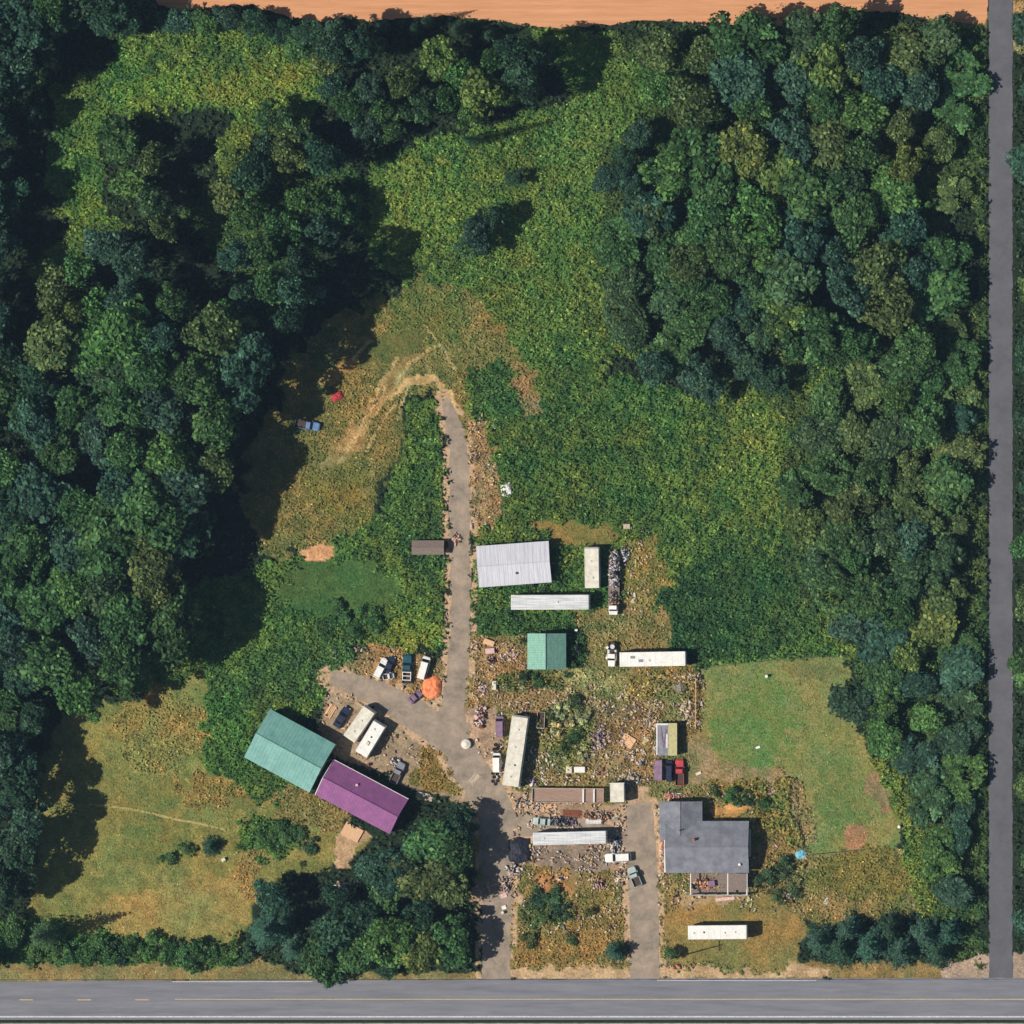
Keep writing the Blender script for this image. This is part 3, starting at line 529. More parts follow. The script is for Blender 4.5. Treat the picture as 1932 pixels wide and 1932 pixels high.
wood([(1150, 270), (1210, 250), (1240, 330), (1200, 390), (1145, 360)], 46, (22, 34), (5, 8), 'mid', ['blue-green', 'dark green'], seed=12)
wood([(1510, 780), (1600, 720), (1812, 700), (1812, 1240), (1640, 1235), (1600, 1180), (1520, 1100), (1500, 960)], 60, (32, 54), lambda x, y: (3.4 if x > 1785 else 5.5 if x > 1740 else 7.5)*random.uniform(.8, 1.2), 'mid', MIX_E, [(1620, 1210, 22)], seed=9)
wood([(1640, 1260), (1812, 1250), (1812, 1690), (1790, 1690), (1770, 1600), (1745, 1500), (1700, 1440), (1640, 1400), (1620, 1330)], 55, (30, 48), lambda x, y: (3.4 if x > 1785 else 5.5)*random.uniform(.8, 1.2), 'mid', ['mid green', 'blue-green', 'dark green', 'bright green', 'grey-green'], seed=10)
for i, (x, y, r) in enumerate([(1545, 1778, 30), (1585, 1790, 30), (1600, 1755, 28), (1640, 1785, 32), (1680, 1755, 28), (1700, 1795, 32), (1745, 1765, 30), (1770, 1800, 28), (1790, 1760, 28)]): tree(x, y, r*1.28, 7.5, 'lowcon', ['blue-green', 'dark green', 'blue-green'][i % 3])
# south-centre clump
for a in [(812, 1592, 48, 11, 'mid', 'mid green'), (855, 1610, 46, 11, 'mid', 'mid green'), (742, 1642, 44, 10, 'mid', 'blue-green'), (800, 1650, 50, 11, 'mid', 'olive'), (865, 1560, 34, 9, 'mid', 'dark green'), (850, 1680, 44, 9, 'mid', 'olive'), (705, 1632, 32, 8, 'mid', 'blue-green'), (730, 1680, 36, 8, 'mid', 'mid green'), (700, 1650, 28, 7, 'mid', 'dark green'),
          (510, 1690, 32, 10, 'mid', 'blue-green'), (500, 1755, 42, 14, 'con', 'blue-green'), (550, 1790, 34, 11, 'con', 'blue-green'), (535, 1735, 30, 13, 'con', 'dark green'), (600, 1800, 40, 10, 'mid', 'mid green'), (630, 1760, 40, 12, 'mid', 'dark green'), (680, 1735, 38, 10, 'mid', 'dark green'), (730, 1775, 46, 11, 'mid', 'bright green'), (790, 1790, 44, 10, 'mid', 'yellow-green'), (850, 1770, 42, 10, 'mid', 'mid green'), (680, 1800, 40, 9, 'mid', 'mid green'), (725, 1828, 24, 5, 'mid', 'dark green'), (620, 1830, 28, 6, 'mid', 'mid green'), (640, 1700, 26, 8, 'mid', 'dark green'), (790, 1730, 36, 10, 'mid', 'dark green'),
          (72, 1768, 34, 22, 'con', 'grey-green'), (396, 1597, 21, 4.4, 'lowcon', 'dark green'), (1160, 1795, 26, 6, 'lowcon', 'blue-green'), (1268, 1798, 14, 3, 'mid', 'mid green'),
          (-30, 1800, 34, 9, 'mid', 'mid green'), (25, 1760, 26, 6, 'mid', 'mid green')]: tree(*a)
for i, x in enumerate(range(110, 470, 27)): tree(x, 1783+i*1.6+random.uniform(-7, 7), random.uniform(18, 26), random.uniform(2.2, 3.6), 'shrub', random.choice(['mid green', 'bright green', 'mid green', 'dark green']))
for i, x in enumerate(range(15, 470, 50)): tree(x, 1806+random.uniform(-4, 4), random.uniform(15, 22), random.uniform(1.8, 2.6), 'shrub', random.choice(['bright green', 'olive', 'mid green']))
for a in [(640, 1168, 28), (690, 1160, 22), (612, 1190, 22), (668, 1185, 18), (710, 1180, 16)]: tree(*a, 1.9, 'shrub', 'mid green')
for a in [(490, 1580, 26, 'bright green'), (535, 1570, 28, 'mid green'), (575, 1590, 22, 'grey-green'), (350, 1600, 16, 'mid green'), (320, 1620, 14, 'mid green')]: tree(a[0], a[1], a[2], 1.8, 'shrub', a[3])
for a in [(1060, 1340, 18, 'pale yellow-green'), (1085, 1325, 16, 'grey-green'), (1095, 1355, 14, 'pale yellow-green'), (1050, 1375, 15, 'pale yellow-green'), (1085, 1390, 18, 'mid green'), (1060, 1410, 14, 'olive'), (1100, 1420, 13, 'pale yellow-green'), (1040, 1350, 12, 'olive'), (1075, 1365, 12, 'pale yellow-green'), (1086, 1228, 12, 'dark green'), (990, 1208, 9, 'dark green'), (1078, 1255, 10, 'mid green'),
          (1000, 1113, 13, 'mid green'), (1025, 1108, 15, 'grey-green'), (1050, 1100, 12, 'mid green'), (1050, 1060, 12, 'grey-green'), (985, 1280, 14, 'dark green'), (1015, 1290, 14, 'mid green'), (950, 1165, 15, 'mid green'), (1010, 1700, 20, 'dark green'), (1040, 1695, 20, 'grey-green'), (1060, 1720, 18, 'dark green'), (1020, 1730, 18, 'olive'), (1000, 1775, 15, 'olive'), (1075, 1770, 14, 'grey-green'), (1110, 1720, 12, 'olive'),
          (1380, 1500, 16, 'mid green'), (1410, 1502, 14, 'dark green'), (1440, 1520, 14, 'mid green'), (1450, 1655, 18, 'grey-green'), (1480, 1640, 18, 'grey-green'), (1500, 1680, 16, 'grey-green'), (1465, 1690, 14, 'olive'), (1345, 1492, 10, 'mid green')]: tree(a[0], a[1], a[2], random.uniform(1.3, 2.3), 'shrub', a[3])
# right of the side road, and below the street
for i, y in enumerate(range(60, 1800, 120)): tree(1950+random.uniform(-8, 10), y+random.uniform(-12, 12), random.uniform(28, 44), random.uniform(6, 9), 'mid', random.choice(['dark green', 'mid green', 'blue-green', 'dark green', 'olive']))
label_trees()
# (x = grid reference) woodland floor around the barns
# ------------------------------------------------------------------ materials of built things
def pm(n, c, c2=None, **k): return mat(n, lin(c), lin(c2) if c2 else None, **k)
M = dict(
    teal=pm('teal_metal_roof', (124, 174, 164), (96, 142, 138), scale=.5, detail=12, rough=.5, spec=.3), purple=pm('purple_metal_roof', (152, 92, 144), (118, 78, 118), scale=.6, detail=12, rough=.5, spec=.3),
    zinc=pm('zinc_metal_roof', (206, 208, 216), (178, 178, 188), scale=.6, rough=.6, stretch=(6, .35, 1)), sage=pm('green_metal_roof', (132, 176, 156), (106, 152, 140), scale=.8, rough=.5, stretch=(1, 4, 1)),
    shingle=pm('grey_shingle', (132, 134, 143), (104, 107, 116), scale=.45, rough=.9, bump=.3), wood=pm('weathered_wood', (140, 126, 118), (104, 92, 86), scale=2, rough=.9, stretch=(1, 8, 1)),
    wall=pm('painted_wall', (170, 168, 160), (140, 138, 130), scale=1.5), wallg=pm('barn_wall', (120, 128, 116), (96, 102, 94), scale=1.5), dark=pm('dark_opening', (24, 24, 28)),
    white=pm('white_paint', (238, 237, 233), (206, 204, 198), scale=.9, detail=12, rough=.5), cream=pm('cream_roof_coating', (230, 226, 212), (184, 178, 162), scale=.8, rough=.6, detail=12), silver=pm('aluminium_roof', (218, 220, 220), (172, 175, 180), scale=.8, rough=.45, stretch=(.3, 4, 1)),
    trim=pm('white_trim', (226, 222, 218)), rubber=pm('rubber', (24, 24, 26)), steel=pm('steel_rim', (150, 152, 158), rough=.4, metal=.3), glass=pm('vehicle_glass', (22, 28, 38), (30, 36, 46), rough=.15, spec=.5),
    frame=pm('chassis_steel', (58, 56, 58), (84, 62, 50), scale=2), lamp=pm('lamp_lens', (230, 225, 205), rough=.2), red=pm('red_paint', (196, 72, 78), (160, 54, 62), rough=.45), navy=pm('navy_paint', (44, 52, 76), (34, 40, 60), rough=.35),
    petrol=pm('dark_teal_paint', (30, 84, 98), (24, 66, 80), rough=.4), mauve=pm('faded_mauve_paint', (140, 112, 138), (112, 90, 112), rough=.6), grey=pm('grey_paint', (138, 142, 150), (112, 116, 124), rough=.5), pale=pm('pale_green_grey_paint', (176, 190, 186), (150, 166, 162), rough=.5),
    orange=pm('orange_tarp', (236, 146, 98), (216, 118, 76), scale=1.5, rough=.6), black=pm('dark_shade_sheet', (26, 28, 42), (40, 42, 56), scale=1, rough=.6), greytarp=pm('grey_tarp', (140, 134, 126), (110, 106, 100), scale=1), bluetarp=pm('light_blue_plastic', (130, 196, 210), (90, 150, 176), scale=2),
    tan=pm('tan_plywood', (226, 186, 148), (196, 154, 118), scale=2, stretch=(1, 6, 1)), rust=pm('rusty_metal', (140, 76, 50), (96, 56, 44), scale=3), deck=pm('trailer_deck_boards', (170, 142, 126), (140, 116, 104), scale=1.2, stretch=(.4, 6, 1)),
    pink=pm('faded_pink_plastic', (222, 190, 188), (190, 150, 150), scale=2), yellow=pm('straw_yellow_boards', (206, 198, 150), (176, 168, 124), scale=2), brick=pm('red_clutter', (204, 110, 78), (150, 76, 56), scale=4), concrete=pm('pale_concrete', (196, 180, 160), (164, 150, 134), scale=1.5),
    blue=pm('faded_blue_paint', (110, 140, 180), (84, 110, 150), rough=.5))

def gable(name, label, corners, eave, ridge, rm, wm, cat='barn', along=None, ribs=.75, over=.35, parent=None):
    """corners in plan units: A,B,C,D with the ridge parallel to A-B; returns the root"""
    P = [Vector(W(x, y, eave)) for x, y in corners]; c = sum(P, Vector((0, 0)))/4
    ax = ((P[1]-P[0])+(P[2]-P[3])); ang = math.atan2(ax.y, ax.x); L = ax.length/2; Wd = ((P[3]-P[0]).length+(P[2]-P[1]).length)/2
    e = empty(name, c.x, c.y, ang, label, cat); hx, hy = L/2, Wd/2; wx, wy = hx-over, hy-over
    m = MB(); m.box(-wx, wx, -wy, wy, 0, eave-.12)
    for s in (-1, 1): m.add([(s*wx, -wy, eave-.12), (s*wx, wy, eave-.12), (s*wx, 0, ridge-.15), (s*(wx-.12), -wy, eave-.12), (s*(wx-.12), wy, eave-.12), (s*(wx-.12), 0, ridge-.15)], [(0, 1, 2), (3, 5, 4), (0, 2, 5, 3), (1, 4, 5, 2)])
    m.build('wall', wm, e)
    m = MB(); t = .1
    for s in (-1, 1):
        m.add([(-hx, s*hy, eave-.05), (hx, s*hy, eave-.05), (hx, 0, ridge), (-hx, 0, ridge), (-hx, s*hy, eave-.05-t), (hx, s*hy, eave-.05-t), (hx, 0, ridge-t), (-hx, 0, ridge-t)],
              [(0, 1, 2, 3), (7, 6, 5, 4), (0, 4, 5, 1), (1, 5, 6, 2), (3, 7, 4, 0)])
        if ribs:
            k = int(L/ribs)
            for i in range(k+1):
                x = -hx+.04+i*(L-.08)/k
                m.add([(x-.03, s*hy, eave-.045), (x+.03, s*hy, eave-.045), (x+.03, s*.05, ridge), (x-.03, s*.05, ridge), (x, s*hy, eave-.015), (x, s*.05, ridge+.025)], [(0, 4, 5, 3), (1, 2, 5, 4), (0, 1, 4)])
    roof = m.build('roof', rm, e)
    m = MB(); m.cyl((-hx, 0, ridge+.01), (hx, 0, ridge+.01), .13, n=6); m.build('ridge_cap', rm, roof)
    return e, hx, hy
def wall_things(e, wx, wy, doors=(), windows=(), wm=None):
    for (side, pos, w, h) in doors:
        m = MB()
        if side in 'NS': s = 1 if side == 'N' else -1; m.box(pos-w/2, pos+w/2, min(s*wy, s*(wy+.07)), max(s*wy, s*(wy+.07)), .02, h)
        else: s = 1 if side == 'E' else -1; m.box(min(s*wx, s*(wx+.07)), max(s*wx, s*(wx+.07)), pos-w/2, pos+w/2, .02, h)
        d = m.build('door', M['trim'], e); hm = MB()
        if side in 'NS': hm.box(pos+w*.35, pos+w*.35+.12, min(s*(wy+.07), s*(wy+.13)), max(s*(wy+.07), s*(wy+.13)), 1, 1.12)
        else: hm.box(min(s*(wx+.07), s*(wx+.13)), max(s*(wx+.07), s*(wx+.13)), pos+w*.35, pos+w*.35+.12, 1, 1.12)
        hm.build('handle', M['frame'], d)
    for (side, pos, w) in windows:
        m = MB(); f = MB()
        if side in 'NS': s = 1 if side == 'N' else -1; m.box(pos-w/2, pos+w/2, min(s*wy, s*(wy+.04)), max(s*wy, s*(wy+.04)), 1.1, 2.1)
        else: s = 1 if side == 'E' else -1; m.box(min(s*wx, s*(wx+.04)), max(s*wx, s*(wx+.04)), pos-w/2, pos+w/2, 1.1, 2.1)
        wi = m.build('window', M['glass'], e)
        if side in 'NS':
            for z in (1.02, 2.1): f.box(pos-w/2-.08, pos+w/2+.08, min(s*wy, s*(wy+.08)), max(s*wy, s*(wy+.08)), z, z+.08)
        else:
            for z in (1.02, 2.1): f.box(min(s*wx, s*(wx+.08)), max(s*wx, s*(wx+.08)), pos-w/2-.08, pos+w/2+.08, z, z+.08)
        f.build('frame', M['trim'], wi)

# barns
e, hx, hy = gable('barn', 'large barn with pale teal metal roof at the left of the yard', [(460, 1428), (584, 1496), (633, 1404), (510, 1338)], 4.2, 6.3, M['teal'], M['wallg'])
wall_things(e, hx-.35, hy-.35, [('E', 0, 3.6, 3.4), ('N', 3, 1.1, 2.1)], [('N', -3, 1.4), ('S', -3, 1.4), ('S', 3, 1.4)])
m = MB(); m.cyl((hx-.3, hy-.3, .1), (hx-.3, hy-.3, 4), .06); m.build('downpipe', M['trim'], e)
e, hx, hy = gable('barn', 'long barn with purple ribbed metal roof joined corner to corner with the teal one', [(594, 1499), (735, 1574), (771, 1508), (630, 1434)], 3.6, 5.8, M['purple'], M['wall'], ribs=.6)
wall_things(e, hx-.35, hy-.35, [('N', 2, 3, 2.8), ('S', -1, 1.1, 2.1)], [('N', -4, 1.4), ('S', -5, 1.4), ('S', 4, 1.4)])
m = MB(); m.box(-hx-.06, -hx, -hy, 0, 3.5, 3.62)
m = MB()
for s in (-1, 1): m.add([(-hx-.1, s*hy, 3.45), (-hx-.1, 0, 5.7), (-hx-.1, 0, 5.88), (-hx-.1, s*hy, 3.65), (-hx+.05, s*hy, 3.65), (-hx+.05, 0, 5.88)], [(0, 1, 2, 3), (3, 2, 5, 4)])
m.build('fascia', M['trim'], e)
m = MB(); m.cyl((-2, 1.9, 3.9), (-2, 1.9, 5.0), .2); m.cyl((-2, 1.9, 5.0), (-2, 1.9, 5.12), .3); m.build('vent_pipe', M['pink'], e)
m = MB(); m.box(-hx, hx, hy, hy+.12, 3.42, 3.56); m.build('gutter', M['trim'], e)
e, hx, hy = gable('shed', 'wide shed with light grey metal roof beside the gravel track', [(902, 1108), (1041, 1099), (1035, 1020), (900, 1031)], 3.0, 3.9, M['zinc'], M['wall'], cat='shed', ribs=.9)
wall_things(e, hx-.35, hy-.35, [('W', 0, 3, 2.6), ('S', 2, 1, 2)], [('N', -3, 1.2), ('S', -3, 1.2)])
m = MB(); m.box(.3, .9, -2.2, -1.7, 3.2, 3.6, .04); m.build('roof_vent', M['frame'], e)
m = MB()
for i in range(8): x = 1.2+i*.8; m.box(x, x+.62, .3, hy-.2, 3.12, 3.14)
e, hx, hy = gable('shed', 'small square shed with green metal roof in the middle of the yard', [(995, 1263), (995, 1195), (1068, 1195), (1068, 1263)], 3.2, 5.6, M['sage'], M['wallg'], cat='shed', ribs=.5)
wall_things(e, hx-.35, hy-.35, [('W', 0, 1.1, 2.1)], [('N', 0, 1.2), ('S', 0, 1.2)])
e, hx, hy = gable('shed', 'low weathered grey shed on the left edge of the gravel track', [(777, 1046), (838, 1047), (838, 1019), (777, 1020)], 2.0, 2.5, M['wood'], M['wood'], cat='shed', ribs=.4)
wall_things(e, hx-.35, hy-.35, [('S', 0, 1, 1.6)], [])

x, y = W(664, 1570, .4); e = empty('deck', x, y, R(-29), 'small pale timber deck against the lower side of the purple barn', 'deck')
m = MB()
for i in range(14): m.box(-2.1+i*.3, -1.83+i*.3, -1.5, 1.5, .32, .4)
m.build('boards', M['tan'], e)
for sx in (-1.9, 1.9):
    for sy in (-1.3, 1.3): m = MB(); m.box(sx-.08, sx+.08, sy-.08, sy+.08, 0, .31); m.build('post', M['wood'], e)
# the house
c = W(1334, 1598, 3); H = empty('house', c[0], c[1], 0, 'grey shingle roofed house with an open south porch at the right of the yard', 'house')
def hw(x, y, h=3): a, b = W(x, y, h); return a-c[0], b-c[1]
def hroof(x0, x1, y0, y1, eave, ridge, along):
    (a0, b1), (a1, b0) = hw(x0, y0, eave), hw(x1, y1, eave); m = MB(); t = .14
    if along == 'x': q = [[(a0, b0), (a1, b0)], [(a0, (b0+b1)/2), (a1, (b0+b1)/2)], [(a0, b1), (a1, b1)]]
    else: q = [[(a0, b0), (a0, b1)], [((a0+a1)/2, b0), ((a0+a1)/2, b1)], [(a1, b0), (a1, b1)]]
    for s in (0, 2):
        o, r = q[s], q[1]; vs = [(*o[0], eave), (*o[1], eave), (*r[1], ridge), (*r[0], ridge)]; vs += [(x, y, z-t) for x, y, z in vs]
        f = [(0, 1, 2, 3), (7, 6, 5, 4), (0, 4, 5, 1), (1, 5, 6, 2), (3, 7, 4, 0)]; m.add(vs, f if s == (0 if along == 'x' else 2) else [tuple(reversed(k)) for k in f])
        for k in range(1, 12):      # shingle courses
            f0 = k/12; p0 = Vector(vs[0])*(1-f0)+Vector(vs[3])*f0; p1 = Vector(vs[1])*(1-f0)+Vector(vs[2])*f0
            d = Vector((0, 0, .022)); g = (Vector(vs[3])-Vector(vs[0])).normalized()*.09; m.add([p0, p1, p1+d+g, p0+d+g], [(0, 1, 2, 3)])
    r = m.build('roof', M['shingle'], H); n = MB(); n.cyl((*q[1][0], ridge+.01), (*q[1][1], ridge+.01), .1, n=6); n.build('ridge_cap', M['shingle'], r)
    w = MB(); g = .4; w.box(a0+g, a1-g, b0+g, b1-g, 0, eave-.1)
    if along == 'x':
        for x in (a0+g, a1-g-.1): w.add([(x, b0+g, eave-.1), (x, b1-g, eave-.1), (x, (b0+b1)/2, ridge-.25), (x+.1, b0+g, eave-.1), (x+.1, b1-g, eave-.1), (x+.1, (b0+b1)/2, ridge-.25)], [(0, 2, 1), (3, 4, 5), (0, 3, 5, 2), (1, 2, 5, 4)])
    else:
        for y in (b0+g, b1-g-.1): w.add([(a0+g, y, eave-.1), (a1-g, y, eave-.1), ((a0+a1)/2, y, ridge-.25), (a0+g, y+.1, eave-.1), (a1-g, y+.1, eave-.1), ((a0+a1)/2, y+.1, ridge-.25)], [(0, 1, 2), (3, 5, 4), (0, 2, 5, 3), (1, 4, 5, 2)])
    w.build('wall', M['wall'], H); return r, a0, a1, b0, b1
r1, a0, a1, b0, b1 = hroof(1256, 1413, 1549, 1647, 3.2, 5.2, 'x')
m = MB(); m.cyl((a0+3.2, b1-2, 4), (a0+3.2, b1-2, 5.1), .12); m.build('vent_pipe', M['frame'], r1)
m = MB(); m.box(a1-2.2, a1-1.7, b0+1.6, b0+2.1, 3.6, 4.4, .04); m.build('roof_vent', M['white'], r1)
m = MB(); m.box(a0+6, a0+6.5, b0+7, b0+7.5, 4, 5.6); m.build('chimney', M['brick'], r1)
for x in (a0+6.5, a0+10, a0+14):
    m = MB(); m.box(x, x+1.4, b0+.33, b0+.4, 1, 2.2); wdw = m.build('window', M['glass'], H); f = MB(); f.box(x-.08, x+1.48, b0+.3, b0+.39, .92, 1); f.box(x-.08, x+1.48, b0+.3, b0+.39, 2.2, 2.28); f.build('frame', M['trim'], wdw)
m = MB(); m.box(a0+4, a0+5, b0+.33, b0+.4, .1, 2.1); dr = m.build('door', M['trim'], H); m = MB(); m.box(a0+4.8, a0+4.9, b0+.28, b0+.33, 1, 1.1); m.build('handle', M['frame'], dr)
m = MB(); m.box(a1-.4, a1-.33, b0+5, b0+6.5, 1, 2.2); m.build('window', M['glass'], H)
hroof(1244, 1325, 1512, 1585, 3.0, 4.3, 'y')
m = MB(); m.box(*sorted((hw(1414, 0)[0]+.02, hw(1416, 0)[0]+.02)), b0+3.5, b0+9.5, 2.95, 3.1); m.build('gutter', M['trim'], H)
# west porch: low floor, beam and posts
m = MB(); x0, y1_ = hw(1244, 1566, 3); x1, y0_ = hw(1256, 1646, 3); m.box(x0, x1+.3, y0_, y1_, .05, .3); m.build('porch_floor', M['wood'], H)
m = MB(); m.box(x0, x1+.2, y1_-.25, y1_, 2.75, 3.0); m.box(x1-.35, x1, y0_, y1_-.25, 2.75, 3.0); m.build('porch_beam', M['trim'], H)
for t in (0, .33, .66, 1):
    m = MB(); y = y0_+(y1_-y0_-.3)*t; m.box(x1-.27, x1-.1, y, y+.15, .3, 2.75); m.build('post', M['trim'], H)
# south porch frame
(px0, py1), (px1, py0) = hw(1302, 1648, 2.6), hw(1411, 1690, 2.6)
m = MB(); m.box(px0, px1, py0, py1, .05, .35); m.build('porch_floor', M['wood'], H)
for X, w in ((1302, .22), (1372, .24), (1408, .26)):
    m = MB(); x = hw(X, 0, 2.6)[0]; m.box(x, x+w, py0+.2, py1, 2.5, 2.72); m.build('rafter', M['trim'], H)
for X in (1302, 1326, 1350, 1372, 1390, 1408):
    m = MB(); x = hw(X, 0, 2.6)[0]; m.box(x+.03, x+.17, py0+.04, py0+.18, .35, 2.44); m.build('post', M['trim'], H)
m = MB(); m.box(px0, px1, py0, py0+.2, 2.44, 2.6); m.build('porch_beam', M['wall'], H)
m = MB(); m.box(px0, px1, py0+.22, py0+.3, 1.1, 1.2)
for i in range(50): x = px0+i*(px1-px0)/50; m.box(x, x+.05, py0+.23, py0+.28, .35, 1.1)
m.build('railing', M['wall'], H)
m = MB(); xa = hw(1374, 0, 2.7)[0]; m.box(xa, px1-.3, py0+1.3, py1, 2.74, 2.8); m.build('porch_roof_panel', M['wood'], H)

# ------------------------------------------------------------------ vehicles
def wheel(par, x, y, r, w, nm='wheel'):
    s = 1 if y > 0 else -1; m = MB(); m.cyl((x, y-s*w, r), (x, y, r), r, n=16); o = m.build(nm, M['rubber'], par)
    m = MB(); m.cyl((x, y, r), (x, y+s*.015, r), r*.55, n=12); m.build('rim', M['steel'], o)
def ring(x, w, z0, z1, r=.12): # rounded section across the vehicle
    return [(x, -w, z0+r), (x, -w+r, z0), (x, w-r, z0), (x, w, z0+r), (x, w, z1-r), (x, w-r*1.2, z1), (x, -w+r*1.2, z1), (x, -w, z1-r)]
def cabin(par, xs, w, zb, zt, paint):
    """glass house then roof: xs = rear bottom, rear top, front top, front bottom"""
    rb, rt, ft, fb = xs; m = MB()
    m.add([(rb, -w, zb), (fb, -w, zb), (fb, w, zb), (rb, w, zb), (rt, -w*.82, zt), (ft, -w*.82, zt), (ft, w*.82, zt), (rt, w*.82, zt)], [(0, 1, 5, 4), (1, 2, 6, 5), (2, 3, 7, 6), (3, 0, 4, 7)])
    m.build('windows', M['glass'], par)
    m = MB(); m.box(rt-.05, ft+.05, -w*.84, w*.84, zt-.02, zt+.07, .05)
    for s in (-1, 1):
        for (a, b) in ((rb, rt), (fb, ft), ((rb+fb)/2, (rt+ft)/2)): m.cyl((a, s*w*.99, zb), (b, s*w*.83, zt), .045, n=5)
    return m.build('roof', paint, par)
def car(px, py, deg, paint, label, kind='sedan', L=4.6, Wd=1.85, cat='car', group=None, name=None, glass_roof=False):
    x, y = W(px, py, 1); e = empty(name or ('pickup_truck' if kind == 'pickup' else 'parked_car'), x, y, R(deg), label, cat, group); h, w = L/2, Wd/2
    hood = .95 if kind in ('sedan',) else 1.1
    m = MB(); m.loft([ring(-h, w*.82, .38, hood-.12), ring(-h+.15, w*.95, .28, hood-.02), ring(-h*.4, w, .25, hood), ring(h*.35, w, .25, hood), ring(h-.3, w*.93, .28, hood-.12), ring(h, w*.76, .38, hood-.28)])
    if kind == 'pickup':
        m = MB(); m.loft([ring(-h*.12, w, .3, hood), ring(h*.35, w, .3, hood), ring(h-.3, w*.95, .3, hood-.06), ring(h, w*.8, .4, hood-.22)])
        m.box(-h, -h*.12-.02, -w, w, .4, .6); body = m.build('body', paint, e)
        for s in (-1, 1): m = MB(); m.box(-h, -h*.12-.03, min(s*w, s*(w-.1)), max(s*w, s*(w-.1)), .6, hood); m.build('bed_side', paint, e)
        m = MB(); m.box(-h-.06, -h+.03, -w+.1, w-.1, .55, hood); m.build('tailgate', paint, e)
        m = MB(); m.box(-h+.03, -h*.12-.03, -w+.11, w-.11, .6, .64); m.build('bed_floor', M['frame'], e)
        cabin(e, (-h*.1, -h*.04, h*.24, h*.42), w*.92, hood-.02, hood+.62, paint)
    else:
        m.build('body', paint, e)
        if kind == 'sedan': cabin(e, (-h*.66, -h*.42, h*.12, h*.42), w*.9, hood-.03, 1.42, paint)
        elif kind == 'suv': cabin(e, (-h*.94, -h*.84, h*.14, h*.42), w*.93, hood-.03, 1.72, paint)
        elif kind == 'van': cabin(e, (-h*.96, -h*.92, h*.5, h*.74), w*.95, hood+.1, 2.1, paint)
    for sx in (-.62, .62):
        for s in (-1, 1): wheel(e, sx*h, s*w*.99, .33, .22)
    for s in (-1, 1):
        m = MB(); m.box(h-.14, h-.02, min(s*w*.45, s*w*.72), max(s*w*.45, s*w*.72), .6, .76); m.build('headlight', M['lamp'], e)
        m = MB(); m.box(h*.36, h*.36+.16, min(s*w, s*(w+.16)), max(s*w, s*(w+.16)), hood, hood+.14); m.build('mirror', paint, e)
    m = MB(); m.box(h-.08, h+.07, -w*.74, w*.74, .32, .5); m.build('bumper', M['frame'], e)
    return e
